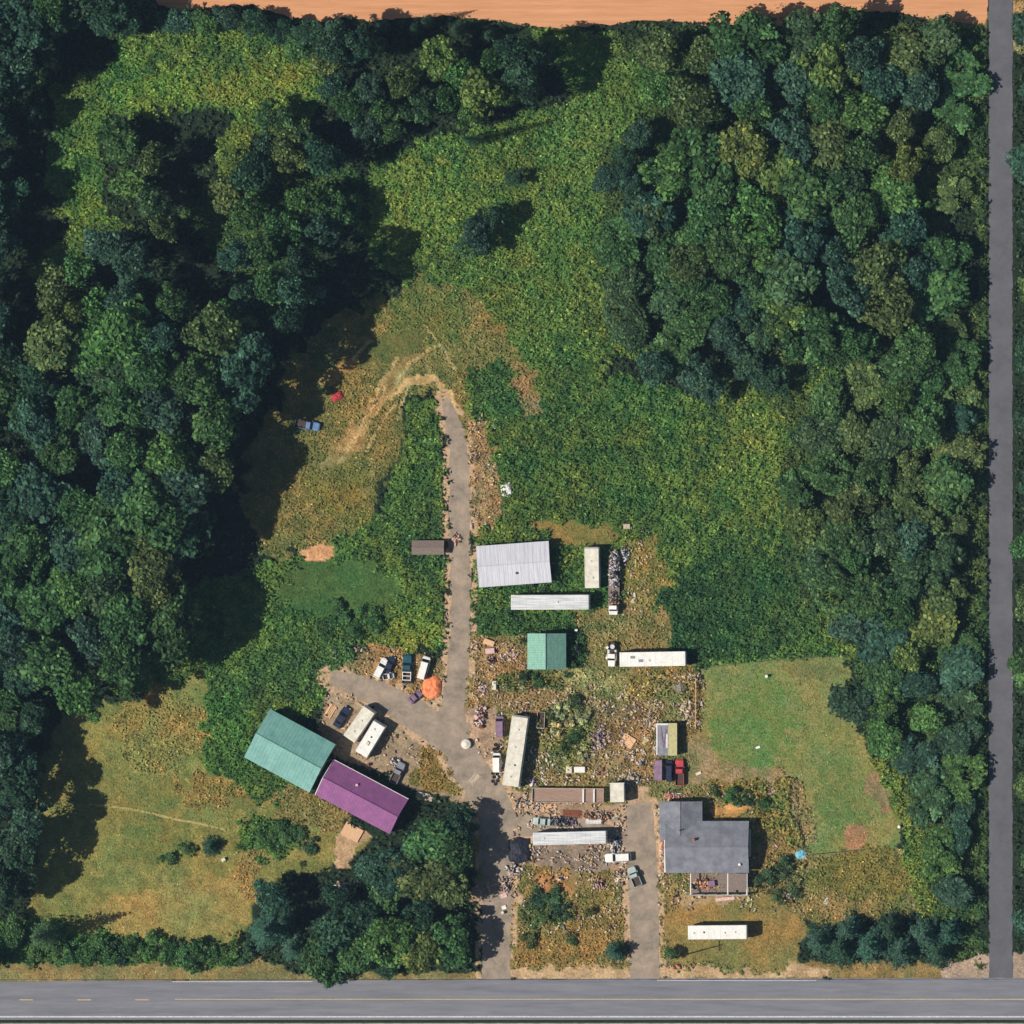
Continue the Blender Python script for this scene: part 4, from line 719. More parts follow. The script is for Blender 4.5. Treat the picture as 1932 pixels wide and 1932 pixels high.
def trailer(corners, roofh, m_roof, label, kind='box', name='box_trailer', cat='trailer', ribs=12, extras=(), group=None, hitch=1, wheels=(-.28, -.36)):
    """corners A,B,C,D around the roof, long side A-B; +x is A->B"""
    P = [Vector(W(x, y, roofh)) for x, y in corners]; cc = sum(P, Vector((0, 0)))/4; ax = (P[1]-P[0])+(P[2]-P[3]); ang = math.atan2(ax.y, ax.x); L = ax.length/2; Wd = ((P[3]-P[0]).length+(P[2]-P[1]).length)/2
    e = empty(name, cc.x, cc.y, ang, label, cat, group); h, w = L/2, Wd/2; z0 = 1.05 if kind == 'box' else .55
    m = MB()
    if kind == 'camper': m.loft([[(x, q*w, z) for q, z in ((-1, z0), (1, z0), (1, zt-.12), (.88, zt), (-.88, zt), (-1, zt-.12))] for x, zt in ((-h, roofh-.35), (-h+.25, roofh-.03), (h-.35, roofh-.03), (h, roofh-.6))])
    else: m.box(-h, h, -w, w, z0, roofh-.04)
    m.build('body', M['white'], e)
    m = MB(); m.box(-h+.05, h-(.3 if kind == 'camper' else .05), -w+.05, w-.05, roofh-.05, roofh, .02); 
    for i in range(ribs): x = -h+.4+i*(L-.8)/max(1, ribs-1); m.box(x-.025, x+.025, -w+.12, w-.12, roofh-.005, roofh+.02)
    for s in (-1, 1): m.box(-h+.05, h-.3, min(s*(w-.05), s*(w-.13)), max(s*(w-.05), s*(w-.13)), roofh, roofh+.025)
    rf = m.build('roof', m_roof, e)
    for k, t, u in extras:
        m = MB(); x, y = t*h, u*w
        if k == 'vent': m.box(x-.2, x+.2, y-.2, y+.2, roofh+.02, roofh+.16, .03); m.build('roof_vent', M['silver'], rf)
        elif k == 'darkvent': m.box(x-.18, x+.18, y-.18, y+.18, roofh+.02, roofh+.1, .03); m.build('roof_vent', M['frame'], rf)
        elif k == 'ac': m.box(x-.45, x+.45, y-.35, y+.35, roofh+.02, roofh+.3, .08); m.build('air_conditioner', M['cream'], rf)
        elif k == 'patch': m.box(x-.5, x+.5, y-.3, y+.3, roofh+.02, roofh+.03); m.build('roof_patch', M['grey'], rf)
    m = MB(); m.box(-h+.2, h-.2, -.5, .5, z0-.22, z0-.01); 
    if hitch and kind == 'camper': m.add([(h-.2, -.5, z0-.1), (h-.2, .5, z0-.1), (h+1, 0, z0-.1), (h-.2, -.4, z0-.18), (h-.2, .4, z0-.18), (h+1, 0, z0-.18)], [(0, 2, 1), (3, 4, 5), (0, 3, 5, 2), (1, 2, 5, 4)])
    m.build('chassis', M['frame'], e)
    for t in wheels:
        for s in (-1, 1): wheel(e, t*L, s*(w-.02), .5 if kind == 'box' else .34, .28)
    if kind == 'box':
        for s in (-1, 1):
            m = MB(); m.box(-h-.05, -h-.005, min(s*.02, s*(w-.04)), max(s*.02, s*(w-.04)), z0+.05, roofh-.15); d = m.build('rear_door', M['silver'], e); m = MB(); m.box(-h-.09, -h-.05, min(s*.3, s*.36), max(s*.3, s*.36), z0+.1, roofh-.3); m.build('lock_bar', M['frame'], d)
            m = MB(); m.box(h*.55, h*.58, min(s*.6, s*.75), max(s*.6, s*.75), .05, z0-.22); m.build('landing_leg', M['frame'], e)
    else:
        m = MB(); m.box(-.4, .3, -w-.03, -w-.003, .6, 2.3); d = m.build('door', M['trim'], e); m = MB(); m.box(.15, .22, -w-.06, -w-.03, 1.3, 1.4); m.build('handle', M['frame'], d)
        for s in (-1, 1):
            for t in (-.6, .5): m = MB(); m.box(t*h-.4, t*h+.4, min(s*(w+.003), s*(w+.03)), max(s*(w+.003), s*(w+.03)), 1.5, 2.05); m.build('window', M['glass'], e)
    return e, h, w
trailer([(1111, 1150), (964, 1150), (964, 1123), (1110, 1122)], 4.0, M['silver'], 'long white box trailer lying below the light grey roofed shed', extras=(('vent', -.2, 0),))
e, h, w = trailer([(1103, 1109), (1103, 1032), (1129, 1032), (1131, 1110)], 3.4, M['cream'], 'cream roofed camper trailer standing upright right of the light grey shed', 'camper', 'camper_trailer', ribs=7, extras=(('vent', .3, .1), ('vent', -.5, -.1)))
m = MB(); m.cyl((-h*.7, -w-.12, 2.9), (h*.5, -w-.12, 2.9), .08, n=8); m.build('awning_roll', M['trim'], e)
trailer([(1294, 1256), (1170, 1258), (1168, 1231), (1292, 1229)], 3.9, M['white'], 'white box trailer with stained roof at the edge of the bramble meadow', extras=(('patch', .35, .2), ('vent', .1, .2), ('patch', .6, -.3)))
e, h, w = trailer([(978, 1485), (997, 1352), (963, 1348), (948, 1481)][0:2]+[(966, 1349), (948, 1481)], 3.7, M['cream'], 'long cream roofed travel trailer tilted in the junk rows left of the yard', 'camper', 'camper_trailer', ribs=10, extras=(('vent', -.75, .2), ('vent', .1, .1), ('darkvent', -.4, -.2), ('vent', .6, 0)), wheels=(-.05, -.13))
m = MB(); m.cyl((-h*.85, -w-.14, 3.2), (h*.4, -w-.14, 3.2), .09, n=8); m.build('awning_roll', M['trim'], e)
trailer([(1144, 1592), (1006, 1594), (1005, 1572), (1142, 1567)], 4.0, M['silver'], 'long silver box trailer near the driveway elbow, above the white car', extras=(('vent', .7, 0),), ribs=16)
trailer([(1409, 1771), (1298, 1773), (1298, 1746), (1408, 1746)], 3.9, M['white'], 'clean white box trailer alone in dry grass below the house', extras=(('darkvent', .45, 0), ('vent', -.25, .1), ('vent', -.6, 0), ('vent', .8, .1)), ribs=10)
e, h, w = trailer([(669, 1401), (709, 1343), (687, 1331), (647, 1388)], 3.3, M['cream'], 'cream camper trailer, left one of the pair beside the teal roofed barn', 'camper', 'camper_trailer', ribs=6, extras=(('vent', .2, 0), ('vent', -.5, 0)))
trailer([(692, 1431), (727, 1371), (707, 1357), (670, 1416)], 3.2, M['white'], 'bright white camper trailer, right one of the pair beside the teal roofed barn', 'camper', 'camper_trailer', ribs=6, extras=(('darkvent', .1, 0), ('ac', -.3, 0), ('vent', .55, .2)))
trailer([(1151, 1513), (1151, 1477), (1177, 1477), (1178, 1513)], 3.3, M['cream'], 'short white box trailer at the right end of the brown flatbed', 'box', ribs=5, wheels=(-.1, .12))
# brown flatbed
def flatbed(corners, deckh, label, m_deck, name='flatbed_trailer', sides=.25, cat='trailer'):
    P = [Vector(W(x, y, deckh)) for x, y in corners]; cc = sum(P, Vector((0, 0)))/4; ax = (P[1]-P[0])+(P[2]-P[3]); ang = math.atan2(ax.y, ax.x); L = ax.length/2; Wd = ((P[3]-P[0]).length+(P[2]-P[1]).length)/2
    e = empty(name, cc.x, cc.y, ang, label, cat); h, w = L/2, Wd/2
    m = MB(); k = int(Wd/.24)
    for i in range(k): y = -w+.1+i*(Wd-.2)/k; m.box(-h+.08, h-.08, y, y+(Wd-.2)/k-.03, deckh-.06, deckh)
    m.build('deck', m_deck, e); m = MB(); m.box(-h+.1, h-.1, -w*.5, w*.5, deckh-.3, deckh-.07); m.build('chassis', M['frame'], e)
    for s in (-1, 1): m = MB(); m.box(-h, h, min(s*w, s*(w-.1)), max(s*w, s*(w-.1)), deckh-.15, deckh+sides); m.build('side_rail', M['concrete'], e)
    m = MB(); m.box(-h, -h+.08, -w+.1, w-.1, deckh-.1, deckh+sides); m.build('headboard', M['trim'], e); m = MB(); m.box(h-.08, h, -w+.1, w-.1, deckh-.1, deckh+sides); m.build('tailboard', M['concrete'], e)
    for t in (-.2, .2):
        for s in (-1, 1): wheel(e, t*L, s*(w-.12), min(.48, deckh-.35), .25)
    return e, h, w
e, h, w = flatbed([(1004, 1514), (1139, 1515), (1139, 1488), (1004, 1486)], 1.5, 'long brown boarded flatbed trailer with pale rails', M['deck'], sides=.5)
for t in (.33, .48): m = MB(); m.box(t*2*h-h*.25, t*2*h-h*.25+.35, -w+.12, w-.12, 1.51, 1.9); m.build('cross_bar', M['trim'], e)
flatbed([(1013, 1374), (1014, 1343), (1029, 1343), (1027, 1374)], .8, 'small open utility trailer of junk right of the tilted travel trailer', M['frame'], 'utility_trailer', .5)

# wrecked flatbed truck: white cab, loaded bed
x, y = W(1158, 1105, 1.5); e = empty('flatbed_truck', x, y, R(-91), 'old flatbed truck with white cab pointing down, loaded with scrap', 'truck')
m = MB(); m.loft([ring(4.3, 1.0, .5, 1.9), ring(5.2, 1.0, .5, 1.95), ring(5.9, .95, .5, 1.5), ring(6.3, .9, .6, 1.35)]); m.build('cab', M['white'], e); cabin(e, (4.2, 4.35, 5.1, 5.5), .95, 1.85, 2.4, M['white'])
m = MB(); m.box(-6.5, 4.0, -1.2, 1.2, 1.0, 1.15); m.build('deck', M['wood'], e); m = MB(); m.box(-6.3, 5.8, -.5, .5, .6, .98); m.build('chassis', M['frame'], e)
for t in (-4.5, -3.4, 5.0):
    for s in (-1, 1): wheel(e, t, s*1.0, .5, .3)
# box of tractor cab at trailer nose
x, y = W(1154, 1234, 2); e = empty('truck_tractor', x, y, R(-92), 'white truck tractor standing at the left end of the stained box trailer', 'truck')
m = MB(); m.loft([ring(0, 1.0, .6, 2.3), ring(1.2, 1.0, .6, 2.3), ring(1.5, .8, .6, 1.7), ring(2.7, .7, .6, 1.5)]); m.build('cab', M['white'], e); cabin(e, (-.05, 0, .9, 1.35), .95, 2.2, 2.75, M['white'])
m = MB(); m.box(-2.6, 0, -.45, .45, .7, 1.0); m.build('chassis', M['frame'], e)
for s in (-1, 1): m = MB(); m.cyl((-.9, s*.75, .8), (-.1, s*.75, .8), .3, n=12); m.build('fuel_tank', M['silver'], e)
m = MB(); m.cyl((-1.6, 0, 1.02), (-1.6, 0, 1.12), .5, n=14); m.build('coupling_plate', M['silver'], e)
for t, y in ((-2.1, .95), (-1.1, .95), (2.0, .85)):
    for s in (-1, 1): wheel(e, t, s*y, .5, .35)

car(719, 1261, 62, M['white'], 'white estate car, leftmost in the row above the orange tarp', 'suv', 4.7)
car(733, 1276, 10, M['white'], 'tiny white utility cart beside the leftmost white car', 'pickup', 2.4, 1.3, 'cart', name='utility_cart')
car(735, 1254, 66, M['navy'], 'dark navy car hugging the right side of the white estate car', 'sedan', 3.9, 1.7)
e = car(768, 1262, 88, M['petrol'], 'dark teal pickup truck in the middle of the row above the orange tarp', 'pickup', 6.2, 2.0, 'truck')
for t in (-2.5, -1.6, -.8): m = MB(); m.box(t, t+.15, -.95, .95, 1.4, 1.52); m.build('rack_bar', M['white'], e)
for s in (-1, 1): m = MB(); m.box(-2.5, -.6, min(s*.95, s*.82), max(s*.95, s*.82), 1.12, 1.4); m.build('rack_rail', M['white'], e)
car(800, 1260, 74, M['white'], 'white van, rightmost in the row above the orange tarp', 'van', 5.0, 1.9, 'van', name='parked_van')
car(783, 1315, 40, M['mauve'], 'small faded mauve car at the lower left corner of the orange tarp', 'sedan', 3.4, 1.6)
car(645, 1353, 58, M['navy'], 'dark navy car parked left of the cream camper pair', 'sedan', 5.0, 1.9)
e = car(750, 1458, 64, M['grey'], 'grey blue pickup truck with a red stripe near the purple barn corner', 'pickup', 4.9, 1.85, 'truck')
m = MB(); m.box(-1.2, 1.6, -.97, -.94, .8, .95); m.build('side_stripe', M['red'], e)
car(580, 802, -10, M['blue'], 'pale blue pickup truck in the shade at the edge of the big wood', 'pickup', 5.4, 1.9, 'truck')
car(937, 1439, 90, M['white'], 'white van wedged between two dark tyre heaps', 'van', 4.2, 1.8, 'van', name='parked_van')
car(943, 1371, 90, M['mauve'], 'faded mauve van beside the top of the tilted travel trailer', 'van', 4.6, 1.9, 'van', name='parked_van')
car(1166, 1618, 183, M['white'], 'long white estate car right of the silver trailer near the second driveway', 'suv', 5.6, 2.0)
car(1197, 1654, 112, M['pale'], 'pale green grey pickup truck on the right driveway', 'pickup', 4.4, 1.9, 'truck')
car(1282, 1457, 90, M['red'], 'red pickup truck parked above the grey house', 'pickup', 5.6, 1.9, 'truck')
car(1263, 1455, 90, M['navy'], 'dark van squeezed left of the red pickup truck', 'van', 4.6, 1.5, 'van', name='parked_van')
car(1022, 1550, 175, M['pale'], 'pale grey car among engine parts above the silver trailer', 'sedan', 3.8, 1.7)

# the two-tone shed left of the lawn
P = W(1258, 1395, 2.6); e = empty('storage_shed', *P, 0, 'small two-part shed with mauve and yellow boards above the red truck', 'shed')
m = MB(); m.box(-2.2, .35, -3.4, 3.4, 0, 2.3); m.box(.35, 2.1, -3.4, 3.4, 0, 2.45); m.build('wall', M['wallg'], e)
m = MB(); m.box(-2.3, .33, -3.5, 3.5, 2.3, 2.4); m.build('roof', M['grey'], e, ); 
m = MB(); m.box(.36, 2.2, -3.5, 3.5, 2.45, 2.55)
for i in range(9): m.box(.5+i*.18, .56+i*.18, -3.4, 3.4, 2.55, 2.59)
m.build('roof', M['yellow'], e)
m = MB(); m.box(-2.3, .3, 3.1, 3.45, 2.42, 2.5); m.box(-2.3, -2.0, -3.3, 3.1, 2.42, 2.5); m.box(-.15, .2, -1.9, 1.2, 2.42, 2.5); m.build('roof_batten', M['trim'], e)
m = MB(); m.add([(-1.7, 2.4, 2.43), (-1.2, 2.6, 2.5), (-.7, -1.8, 2.55), (-1.0, -2, 2.45), (-.2, 2.3, 2.5), (.1, 2.1, 2.43)], [(0, 3, 2, 1), (2, 3, 5, 4)]); m.build('roof_patch', M['mauve'], e)
P = W(1243, 1453, 1); e = empty('covered_pile', *P, 0, 'pile under a greyish mauve cover left of the dark van', 'pile')
m = MB(); m.loft([ring(-1.2, .4, .02, .5, .1), ring(-.8, 2.2, .02, 1.2, .2), ring(.7, 2.3, .02, 1.35, .2), ring(1.1, 1.2, .02, .5, .15)]); 
m.build('cover', M['mauve'], e)

# ------------------------------------------------------------------ tarps, heaps, small things
def drape(name, px, py, rx, ry, deg, h, mm, label, cat, seed=0, n=22):
    x, y = W(px, py, h*.5); vs, fs = [], []; a = R(deg)
    for i in range(n+1):
        for j in range(n+1):
            u, v = i/n*2-1, j/n*2-1; d = max(abs(u), abs(v)); bump = float(N2.fbm(np.array(u*2.2+seed*3.1), np.array(v*2.2+seed), 4))
            z = h*(1-d**3)*(.35+1.1*bump)+.06 if d < 1 else .05
            k = 1-.16*(abs(u*v))**1.5+.05*math.sin(u*5+seed)*abs(v)+.05*math.cos(v*4+seed)*abs(u); X, Y = u*rx*K*k, v*ry*K*k
            vs.append((X, Y, z+.03))
    n1 = n+1; fs = [(i*n1+j, (i+1)*n1+j, (i+1)*n1+j+1, i*n1+j+1) for i in range(n) for j in range(n)]
    m = MB(); m.add(vs, fs); o = m.build(name, mm); o.location = (x, y, .05); o.rotation_euler = (0, 0, a); o.modifiers.new('thickness', 'SOLIDIFY').thickness = .02; tag(o, label, cat); return o
drape('tarp', 814, 1297, 19, 22, -14, .9, M['orange'], 'bright orange tarp draped over a heap at the drive fork', 'tarp', 1)
drape('tarp', 980, 1605, 22, 25, 2, .9, M['black'], 'blue black sheet standing in for a shadow left of the silver trailer', 'tarp', 2)  # dark shadow block beside the trailer, built as an added sheet
drape('tarp', 955, 923, 11, 14, 8, .7, M['white'], 'crumpled white tarp in the grass above the grey shed', 'tarp', 3)
drape('tarp', 1282, 1298, 11, 13, 30, .6, M['greytarp'], 'triangular grey tarp at the fence left of the lawn', 'tarp', 4)
drape('tarp', 636, 748, 12, 8, 30, .7, M['red'], 'faded red tarp in the shade at the top of the meadow', 'tarp', 5)
drape('tarp', 1512, 1612, 11, 9, 10, .6, M['bluetarp'], 'light blue plastic sheet at the lower lawn corner', 'tarp', 6)
x, y = W(879, 1404, .9); e = empty('water_tank', x, y, 0, 'round white water tank at the edge of the drive fork', 'tank')
m = MB(); m.cyl((0, 0, .03), (0, 0, 1.0), 1.05, n=24); m.cyl((0, 0, 1.0), (0, 0, 1.3), 1.05, .35, n=24); m.build('tank_shell', M['cream'], e); m = MB(); m.cyl((0, 0, 1.3), (0, 0, 1.42), .28, n=14); m.build('lid', M['white'], e)
# fences
def fence(pts, label, h=1.3, m=None, gap=2.2, z=(.4, .8, 1.2), name='fence'):
    m = m or M['wood']; x0, y0 = W(*pts[0]); e = empty(name, x0, y0, 0, label, 'fence'); k = 0
    for (p, q) in zip(pts, pts[1:]):
        a, b = Vector(W(*p))-Vector((x0, y0)), Vector(W(*q))-Vector((x0, y0)); L = (b-a).length; n = max(1, round(L/gap))
        for i in range(n+(1 if q == pts[-1] else 0)):
            c = a+(b-a)*i/n; mm = MB(); mm.box(c.x-.07, c.x+.07, c.y-.07, c.y+.07, 0, h); mm.build('post', m, e)
        for zz in z:
            r = MB(); d = (b-a).normalized(); s = Vector((-d.y, d.x))*.03
            r.add([(a.x-s.x, a.y-s.y, zz), (b.x-s.x, b.y-s.y, zz), (b.x+s.x, b.y+s.y, zz), (a.x+s.x, a.y+s.y, zz), (a.x-s.x, a.y-s.y, zz+.1), (b.x-s.x, b.y-s.y, zz+.1), (b.x+s.x, b.y+s.y, zz+.1), (a.x+s.x, a.y+s.y, zz+.1)], [(3, 2, 1, 0), (4, 5, 6, 7), (0, 1, 5, 4), (1, 2, 6, 5), (2, 3, 7, 6), (3, 0, 4, 7)]); r.build('rail', m, e)
    return e
fence([(1313, 1280), (1313, 1375)], 'pale rail fence between the junk yard and the lawn', m=M['tan'])
fence([(1498, 1472), (1503, 1540), (1514, 1600)], 'thin weathered fence along the straw bed of the lawn', .9, z=(.4, .75))
fence([(1530, 1613), (1610, 1606), (1640, 1602)], 'low wooden fence along the bottom of the lawn', 1.0, z=(.4, .8))
fence([(1325, 1262), (1400, 1252), (1500, 1243), (1600, 1237)], 'thin wire fence along the top of the lawn', .9, gap=4, z=(.8,), m=M['wood'])
# utility pole whose shadow crosses the grass
x, y = W(1275, 1806); e = empty('utility_pole', x, y, 0, 'tall wooden utility pole beside the street right of the driveways', 'pole')
m = MB(); m.cyl((0, 0, 0), (0, 0, 12.5), .17, .11, 10); m.build('pole', M['wood'], e); m = MB(); m.box(-.06, .06, -1.1, 1.1, 11.6, 11.75); m.build('crossarm', M['wood'], e)
for t in (-1, 0, 1): m = MB(); m.cyl((0, t*.9, 11.76), (0, t*.9, 11.95), .06, n=8); m.build('insulator', M['grey'], e)

def box_thing(name, px, py, L, Wd, Hh, deg, mm, label, cat, group=None, trim=None, z=0):
    x, y = W(px, py, Hh/2); e = empty(name, x, y, R(deg), label, cat, group, z)
    m = MB(); m.box(-L/2, L/2, -Wd/2, Wd/2, .02, Hh, min(.06, Hh*.2)); m.build('casing' if name in ('freezer', 'appliance') else 'side_boards', mm, e)
    t = MB(); t.box(-L/2+.08, L/2-.08, -Wd/2+.08, Wd/2-.08, Hh+.002, Hh+.05, .015); t.build('lid', trim or mm, e); return e
def panel(px, py, L, Wd, deg, mm, label, lean=6, name='loose_board', cat='board', group=None):
    x, y = W(px, py); m = MB(); m.box(-L/2, L/2, -Wd/2, Wd/2, 0, .04); k = max(2, int(L/.5))
    for i in range(k): t = -L/2+.1+i*(L-.2)/(k-1); m.box(t-.03, t+.03, -Wd/2+.02, Wd/2-.02, .04, .065)
    o = m.build(name, mm); o.location = (x, y, .12+Wd/2*math.sin(R(lean))); o.rotation_euler = (R(lean), 0, R(deg)); tag(o, label, cat, group)
def tyre(px, py, z, label, group, r=.38):
    x, y = W(px, py); vs, fs = [], []
    for i in range(16):
        for j in range(8):
            a, b = 2*math.pi*i/16, 2*math.pi*j/8; q = r-.13+.13*math.cos(b); vs.append((q*math.cos(a), q*math.sin(a), .13+.12*math.sin(b))); fs.append((i*8+j, (i+1) % 16*8+j, (i+1) % 16*8+(j+1) % 8, i*8+(j+1) % 8))
    m = MB(); m.add(vs, fs); o = m.build('tyre', M['rubber']); o.location = (x, y, z+.02); o.rotation_euler = (random.uniform(-.1, .1), random.uniform(-.1, .1), 0); tag(o, label, 'tyre', group)
def barrel(px, py, mm, label, group=None, r=.32, h=.9):
    x, y = W(px, py, h); e = empty('barrel', x, y, 0, label, 'barrel', group); m = MB()
    for a, b, q in ((0, .3, 1), (.3, .33, 1.05), (.33, .6, 1), (.6, .63, 1.05), (.63, .9, 1)): m.cyl((0, 0, a*h/.9+.02), (0, 0, b*h/.9+.02), r*q, n=14)
    m.build('drum', mm, e); m = MB(); m.cyl((0, 0, h+.022), (0, 0, h+.04), r*.93, n=14); m.build('lid', mm, e)
def planks(px, py, L, n, deg, mm, label, name='plank_pile'):
    x, y = W(px, py); m = MB()
    for i in range(n): o = random.uniform(-.2, .2); yy = (i % 6-2.5)*.26+random.uniform(-.06, .06); z = .03+(i//6)*.07; m.box(-L/2+o, L/2+o, yy, yy+.18, z, z+.05)
    o = m.build(name, mm); o.location = (x, y, 0); o.rotation_euler = (0, 0, R(deg)); tag(o, label, 'planks')
M_scrap = attr_mat('scrap_mix', rough=.7, spec=.2)
RGB = dict(white=(214, 208, 200), cream=(214, 204, 186), pink=(196, 166, 160), rust=(128, 84, 66), frame=(58, 56, 58), steel=(140, 142, 148), rubber=(30, 30, 32), mauve=(128, 112, 128), concrete=(180, 166, 150), pale=(160, 172, 168), silver=(180, 184, 188), tan=(198, 166, 134), yellow=(190, 180, 136), brick=(196, 112, 84))
def heap(name, px, py, rx, ry, mats, n, label, cat='scrap heap', h=.9, seed=0):
    """a jumbled heap of overlapping scrap, one mesh"""
    x, y = W(px, py, h/2); g = random.Random(seed+int(px*7+py)); V, F, C = [], [], []; n = int(n*1.5)
    for i in range(n):
        a = g.uniform(0, 6.28); q = math.sqrt(g.random())**1.25; X, Y = rx*K*q*math.cos(a), ry*K*q*math.sin(a); z = (1-q*q)*h*g.uniform(.2, 1)
        l, w, t = g.uniform(.2, 1.0), g.uniform(.1, .42), g.uniform(.05, .3); s = MB(); s.box(-l/2, l/2, -w/2, w/2, -z*.9, t)
        b = g.uniform(0, 3.14); tl = g.uniform(-.4, .4); k = len(V)
        V += [(X+(vx*math.cos(tl)-vz*math.sin(tl))*math.cos(b)-vy*math.sin(b), Y+(vx*math.cos(tl)-vz*math.sin(tl))*math.sin(b)+vy*math.cos(b), max(.02, z+vx*math.sin(tl)+vz*math.cos(tl))) for vx, vy, vz in s.v]
        F += [tuple(j+k for j in f) for f in s.f]; m = g.uniform(.6, 1.05); c = lin(RGB[mats[g.randrange(len(mats))]]); C += [tuple(v*m for v in c)]*6
    o = np_mesh(name, np.array(V), np.array(F), M_scrap, np.array(C)); o.location = (x, y, 1.1 if cat == 'scrap load' else .04); tag(o, label, cat)
box_thing('freezer', 933, 1293, 1.9, .9, .9, 90, M['white'], 'white chest freezer standing on end left of the yard', 'freezer', trim=M['cream'])
box_thing('appliance', 1074, 1452, 1.3, 1.5, .8, 0, M['cream'], 'squarer white box in the row above the brown flatbed', 'appliance')
box_thing('appliance', 1094, 1452, 2.4, 1.3, .8, 0, M['white'], 'longer white box in the row above the brown flatbed', 'appliance')
box_thing('crate', 923, 1212, 2.4, 1.2, .7, -20, M['tan'], 'beige crate at the top left of the yard', 'crate')
box_thing('crate', 925, 1228, 2.0, 1.2, .8, 5, M['pink'], 'pinkish crate just below the beige one', 'crate')
box_thing('crate', 1183, 993, 1.5, 1.1, .8, 0, M['concrete'], 'pale crate in weeds above the old flatbed truck', 'crate')
box_thing('crate', 901, 1352, 1.3, 1.1, .9, 20, M['pink'], 'faded pink box among junk left of the mauve van', 'crate')
box_thing('bin', 422, 1622, .9, .7, .8, 30, M['cream'], 'small white bin beside the tiny conifer of the paddock', 'bin')
box_thing('crate', 1343, 1667, 1.6, 1.3, .7, 8, M['mauve'], 'mauve box standing in the open porch of the house', 'crate', z=.35)
panel(1185, 1398, 2.9, 2.4, -32, M['tan'], 'tilted square of tan plywood in the middle of the junk yard', 5, 'plywood_sheet', 'plywood')
panel(1023, 1461, 3.2, .55, 100, M['cream'], 'long narrow cream panel right of the tilted travel trailer', 4)
panel(1218, 1399, 1.6, .9, 50, M['yellow'], 'pale panel leaning left of the two-part shed', 14)
panel(1214, 1420, 1.5, .8, -60, M['concrete'], 'small pale panel below left of the two-part shed', 10)
panel(1368, 1696, 4.2, .7, 6, M['pink'], 'long pale pink board in the dirt below the porch', 3)
panel(1430, 1470-60, 1.0, .5, 20, M['white'], 'small white board on the bare soil left of the lawn', 8)
panel(1318, 1459, 1.2, .6, 25, M['cream'], 'little cream board on bare soil right of the red truck', 8)
panel(1195, 1345, 1.6, .4, 40, M['yellow'], 'thin yellow board in the dry weeds of the yard', 6)
panel(1218, 1292, 2.2, .5, 42, M['yellow'], 'slanting straw coloured board below the stained box trailer', 8)
panel(1290, 1335, 1.8, .6, 65, M['white'], 'white strip of metal in the debris at the rail fence', 8)
panel(1302, 1330, 1.4, .6, 10, M['concrete'], 'pale slab right of the white strip at the rail fence', 8)
panel(1297, 1345, 1.5, .6, -30, M['yellow'], 'yellowish board lowest in the debris at the rail fence', 8)
panel(1560, 1700, 1.6, .9, 60, M['cream'], 'cream panel in the weeds above the dark conifer row', 12)
panel(1455, 1493, 1.6, 1.0, 30, M['pink'], 'pinkish panel in the weeds above right of the house', 12)
panel(1160, 1545, 1.8, .7, 5, M['grey'], 'grey sheet above the right end of the silver trailer', 4)
panel(1120, 1549, 3.4, 1.2, 2, M['silver'], 'wide grey silver sheet above the silver trailer', 4)
panel(1052, 1765-17, 1.8, .4, 60, M['yellow'], 'straw coloured plank in the weedy island between driveways', 6)
panel(950, 1690, 1.5, 1.0, 20, M['pink'], 'pinkish sheet at the left edge of the weedy island', 8)
panel(951, 1742-30, 1.0, .8, 20, M['white'], 'small white panel below the pinkish sheet of the weedy island', 8)
panel(985, 1613, 1.5, .8, 70, M['pale'], 'pale green sheet at the corner of the blue black shadow sheet', 8)
panel(1164, 1660, 1.0, .7, 70, M['cream'], 'small cream panel left of the pale pickup truck', 8)
TY = ['upper left', 'upper right', 'far right', 'left of centre', 'far left', 'lower right', 'lower left', 'stacked on top']; TZ = ['upper left', 'upper right', 'far right', 'in the middle', 'lower right', 'lower left', 'lowest of all']
for i, (dx, dy) in enumerate([(-5, -6), (3, -5), (7, 1), (-2, 2), (-8, 3), (3, 8), (-5, 10), (0, -1)]): tyre(940+dx, 1411+dy, (i == 7)*.27, f'black tyre in the heap above the white van, {TY[i]}', 'tyres above the white van')
for i, (dx, dy) in enumerate([(-5, -7), (3, -6), (6, 0), (-3, 0), (4, 7), (-5, 8), (0, 13)]): tyre(935+dx, 1466+dy, 0, f'black tyre in the heap below the white van, {TZ[i]}', 'tyres below the white van')
tyre(1156, 1217, 0, 'lone black tyre above the white truck tractor', None); tyre(1160, 1213, 0, 'black tyre touching another above the white truck tractor', None)
for i, (bx, by, mm, w_) in enumerate([(1146, 1222, 'white', 'white barrel, upper left of the truck tractor'), (1145, 1241, 'cream', 'cream barrel, lower left of the truck tractor'), (1248-40, 1440, 'blue', 'blue barrel in the weeds left of the covered pile'), (908, 1372, 'rust', 'rusty barrel among junk left of the mauve van'), (915, 1336, 'pink', 'faded barrel at the top of the junk left of the mauve van'), (1087, 1189, 'white', 'white barrel above the green roofed shed'), (948, 1722, 'cream', 'cream barrel at the left edge of the weedy island'), (699-5, 1443, 'rust', 'rusty barrel below the bright white camper'), (1696, 1560, 'white', 'white drum at the right edge of the lawn'), (1446, 1276, 'white', 'white drum in the upper lawn')]): barrel(bx, by, M[mm], w_)
planks(624, 1342, 3.0, 18, 60, M['tan'], 'pile of tan planks above the teal roofed barn'); planks(1030, 1525, 4.5, 12, 2, M['tan'], 'tan planks in a row just below the brown flatbed')
planks(1080, 1536, 4.0, 12, -3, M['rust'], 'rusty rails in a row below the brown flatbed'); planks(1250, 1590, 5.0, 6, 92, M['tan'], 'long boards along the left side of the house'); planks(838, 1030, 2.2, 6, 70, M['rust'], 'rusty bars beside the weathered grey shed')
